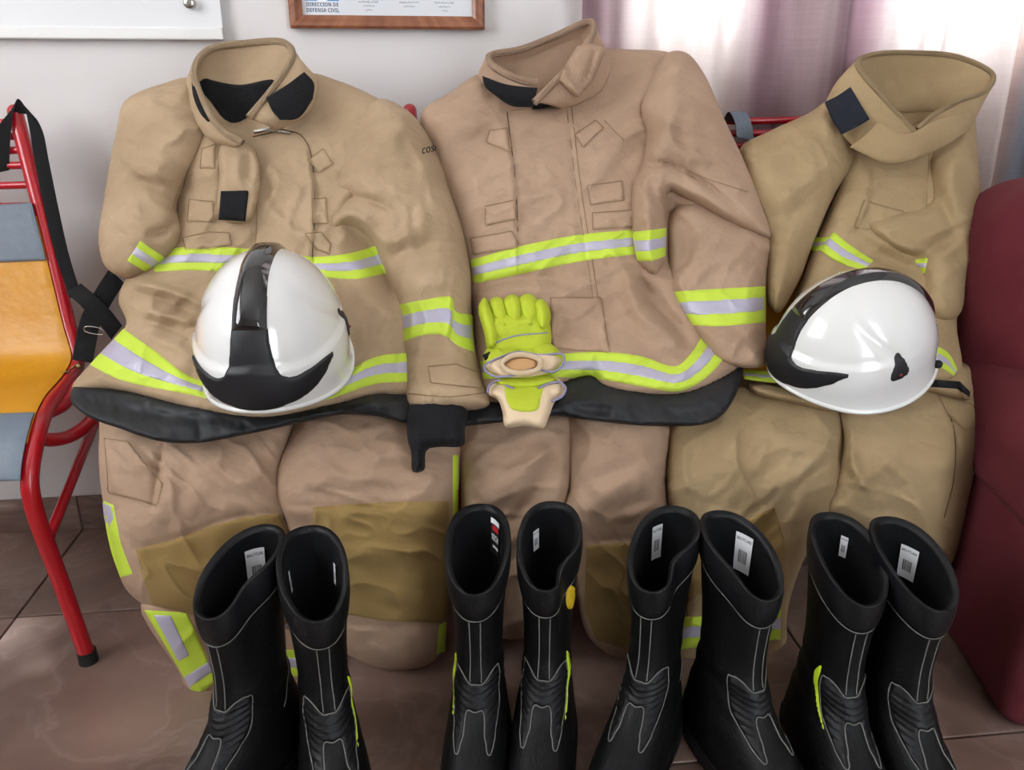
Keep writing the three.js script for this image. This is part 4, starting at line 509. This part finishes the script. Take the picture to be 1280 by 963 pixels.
function makeBoot(label, o) {
  const t = thing('fire_boot', label, 'boot', 'black leather boots on the floor'), TAU = Math.PI * 2;
  const dent = (th, y) => (o.dent ?? 0) * Math.exp(-(((th - (o.dentAt ?? 0.9)) / 0.45) ** 2)) * Math.max(0, (y - 0.17) / 0.14);
  const P = (th, y, off = 0) => { const a = ((th + Math.PI) % TAU + TAU) % TAU - Math.PI; return bootAt(th, y, off - dent(a, y) + 0.0012 * Math.sin(y * 140 + a * 2 + o.seed) * Math.exp(-(((y - 0.145) / 0.03) ** 2))); };
  obj('upper', grid(72, 64, (u, v) => { const th = u * TAU, y = 0.022 + v * (seamY(th) + 0.004 - 0.022), p = P(th, y); return { x: p.x, y: p.y, z: p.z, u: u * 0.4, v: y }; }, true), M.leather, t);
  obj('collar', grid(72, 26, (u, v) => { const th = u * TAU, s = seamY(th), r = rimY(th); let y, off; if (v < 0.7) { y = s + (r - s) * v / 0.7; off = 0.0028 + 0.0015 * Math.sin(Math.min(1, v / 0.7) * Math.PI) - (v === 0 ? 0.003 : 0); } else { const q = (v - 0.7) / 0.3; y = r + 0.0032 * Math.sin(q * Math.PI) - q * 0.006; off = 0.0028 - 0.0085 * (1 - Math.cos(q * Math.PI)) / 2; } const p = P(th, y, off); return { x: p.x, y: p.y, z: p.z, u: u * 0.4, v: y }; }, true), M.cuffLeather, t, 'padded black leather collar');
  obj('lining', grid(60, 24, (u, v) => { const th = u * TAU, y = rimY(th) - 0.006 - v * (rimY(th) - 0.09); return P(th, y, -0.0057 - 0.001 * v); }, true), M.bootLining, t);
  obj('insole', grid(40, 6, (u, v) => { const p = P(u * TAU, 0.09, -0.006), q = V(0, 0.09, 0.02); return q.lerp(p, v); }, true), M.bootLining, t);
  obj('sole', [grid(72, 8, (u, v) => { const th = u * TAU, y = v * 0.027; return bootAt(th, y, 0.0045 - 0.002 * Math.abs(v - 0.5)); }, true), grid(72, 2, (u, v) => { const p = bootAt(u * TAU, 0.001, 0.003); return V(p.x * v, 0.0005, 0.06 + (p.z - 0.06) * v); }, true), grid(72, 2, (u, v) => { const p = bootAt(u * TAU, 0.027, 0.003), q = bootAt(u * TAU, 0.027, -0.004); return p.lerp(q, v); }, true)], M.rubber, t);
  const run = (pts, n, off = 0.0006) => smoothOpen(pts, n).map(([a, y]) => P(a, y, off));
  const st = (pts, n, r = 0.0007) => tube(run(pts, n), r, n * 2, 5);
  const seam = []; for (let i = 0; i <= 60; i++) { const th = i / 60 * TAU; seam.push(P(th, seamY(th) - 0.002, 0.0012)); }
  obj('stitching', [tube(seam, 0.0008, 120, 5), st([[-0.17, 0.248], [-0.17, 0.2], [-0.19, 0.156]], 20, 0.0008), st([[0.17, 0.248], [0.17, 0.2], [0.19, 0.156]], 20, 0.0008), st([[1.9, 0.11], [2.3, 0.15], [2.6, 0.2], [2.7, 0.25]], 20, 0.0006)], M.stitch, t, 'pale grey stitching');
  const half = [[0, 0.142], [0.22, 0.142], [0.55, 0.153], [0.85, 0.155], [1.0, 0.145], [1.0, 0.12], [0.85, 0.098], [0.62, 0.082], [0.45, 0.078], [0.34, 0.086], [0.3, 0.105], [0.24, 0.112], [0, 0.112]];
  for (const q of half) q[1] += 0.012;
  const out = [...half, ...half.slice(1, -1).reverse().map(([a, y]) => [-a, y])];
  const K = 0.06; const panel = obj('instep_panel', fill(smoothClosed(out.map(([a, y]) => [a * K, y]), 4), 0.0025, (x, y, d) => P(x / K, y, d === 0 ? -0.0005 : 0.0022 * Math.min(1, d / 0.004) + 0.0012 * Math.sin((y * 1000 - Math.abs(x / K) * 9) * 0.8) * Math.min(1, d / 0.006))), M.cuffLeather, t, 'ribbed instep panel');
  obj('panel_stitching', tube(smoothClosed(out, 4).map(([a, y]) => P(a, y, 0.0012)), 0.0009, 220, 5, true), M.stitch, panel);
  for (const s of o.lime ?? []) obj('side_piping', fill(smoothClosed([[s * 1.06 * K, 0.177], [s * 1.22 * K, 0.167], [s * 1.25 * K, 0.147], [s * 1.05 * K, 0.114], [s * 0.9 * K, 0.098], [s * 1.1 * K, 0.142]], 5), 0.002, (x, y, d) => P(x / K, y, d === 0 ? -0.0004 : 0.002)), limeLeather, t, 'lime piping beside the instep');
  if (o.oval) obj('oval_emblem', fill(smoothClosed([[1.15 * K, 0.275], [1.35 * K, 0.268], [1.4 * K, 0.245], [1.25 * K, 0.235], [1.1 * K, 0.25]], 5), 0.002, (x, y, d) => P(x / K, y, d === 0 ? -0.0004 : 0.004)), std({ color: '#c9a91c', roughness: 0.5 }), t, 'yellow oval emblem on the side');
  for (const [th, y0, y1, wd, kind = 0] of o.tags ?? []) obj('label', grid(8, 8, (u, v) => { const p = P(th + (0.5 - u) * wd, y0 + (y1 - y0) * v, -0.0082); return { x: p.x, y: p.y, z: p.z, u, v }; }), labelMat[kind], t, kind ? 'black, red and white size label' : 'white label with a barcode');
  const p = onY(o.px[0], o.px[1], 0.322); t.position.set(p.x, 0, p.z); t.rotation.y = o.turn; return t;
}
const D = Math.PI / 180;
makeBoot('black boot turned aside with a large barcode label in its opening', { px: [298, 712], turn: -30 * D, seed: 1, dent: 0.012, dentAt: 1.2, tags: [[3.75, 0.262, 0.318, 0.62]] });
makeBoot('narrow black boot with lime piping, next to the turned boot under the front-facing helmet', { px: [391, 714], turn: 12 * D, seed: 2, lime: [1], tags: [[2.0, 0.28, 0.31, 0.12], [4.28, 0.28, 0.31, 0.12]] });
makeBoot('black boot with a red and white size label inside its upright round opening', { px: [597, 684], turn: -9 * D, seed: 3, lime: [-1], tags: [[2.45, 0.283, 0.334, 0.5, 1]] });
makeBoot('black boot with a yellow oval emblem on its side below the gloves', { px: [687, 680], turn: -14 * D, seed: 4, lime: [1], oval: true, dent: 0.016, dentAt: 0.9, tags: [[3.95, 0.285, 0.315, 0.3]] });
makeBoot('black boot with toe turned out and a dented opening, below the middle trousers', { px: [830, 684], turn: -34 * D, seed: 5, dent: 0.018, dentAt: 1.2, tags: [[3.95, 0.275, 0.325, 0.4]] });
makeBoot('black boot with a large white label at its back, before the striped trouser cuff', { px: [928, 692], turn: 14 * D, seed: 6, dent: 0.008, dentAt: -1.1, tags: [[2.1, 0.27, 0.325, 0.5]] });
makeBoot('black boot with a wide lime stripe by the instep, overlapped by the last boot', { px: [1061, 696], turn: -3 * D, seed: 7, lime: [-1], tags: [[2.5, 0.29, 0.32, 0.25]] });
makeBoot('black boot with toe turned towards the maroon sofa, standing beside it', { px: [1143, 702], turn: 4 * D, seed: 8, lime: [1], tags: [[2.25, 0.27, 0.315, 0.5]] });
renderer.render(scene, camera);
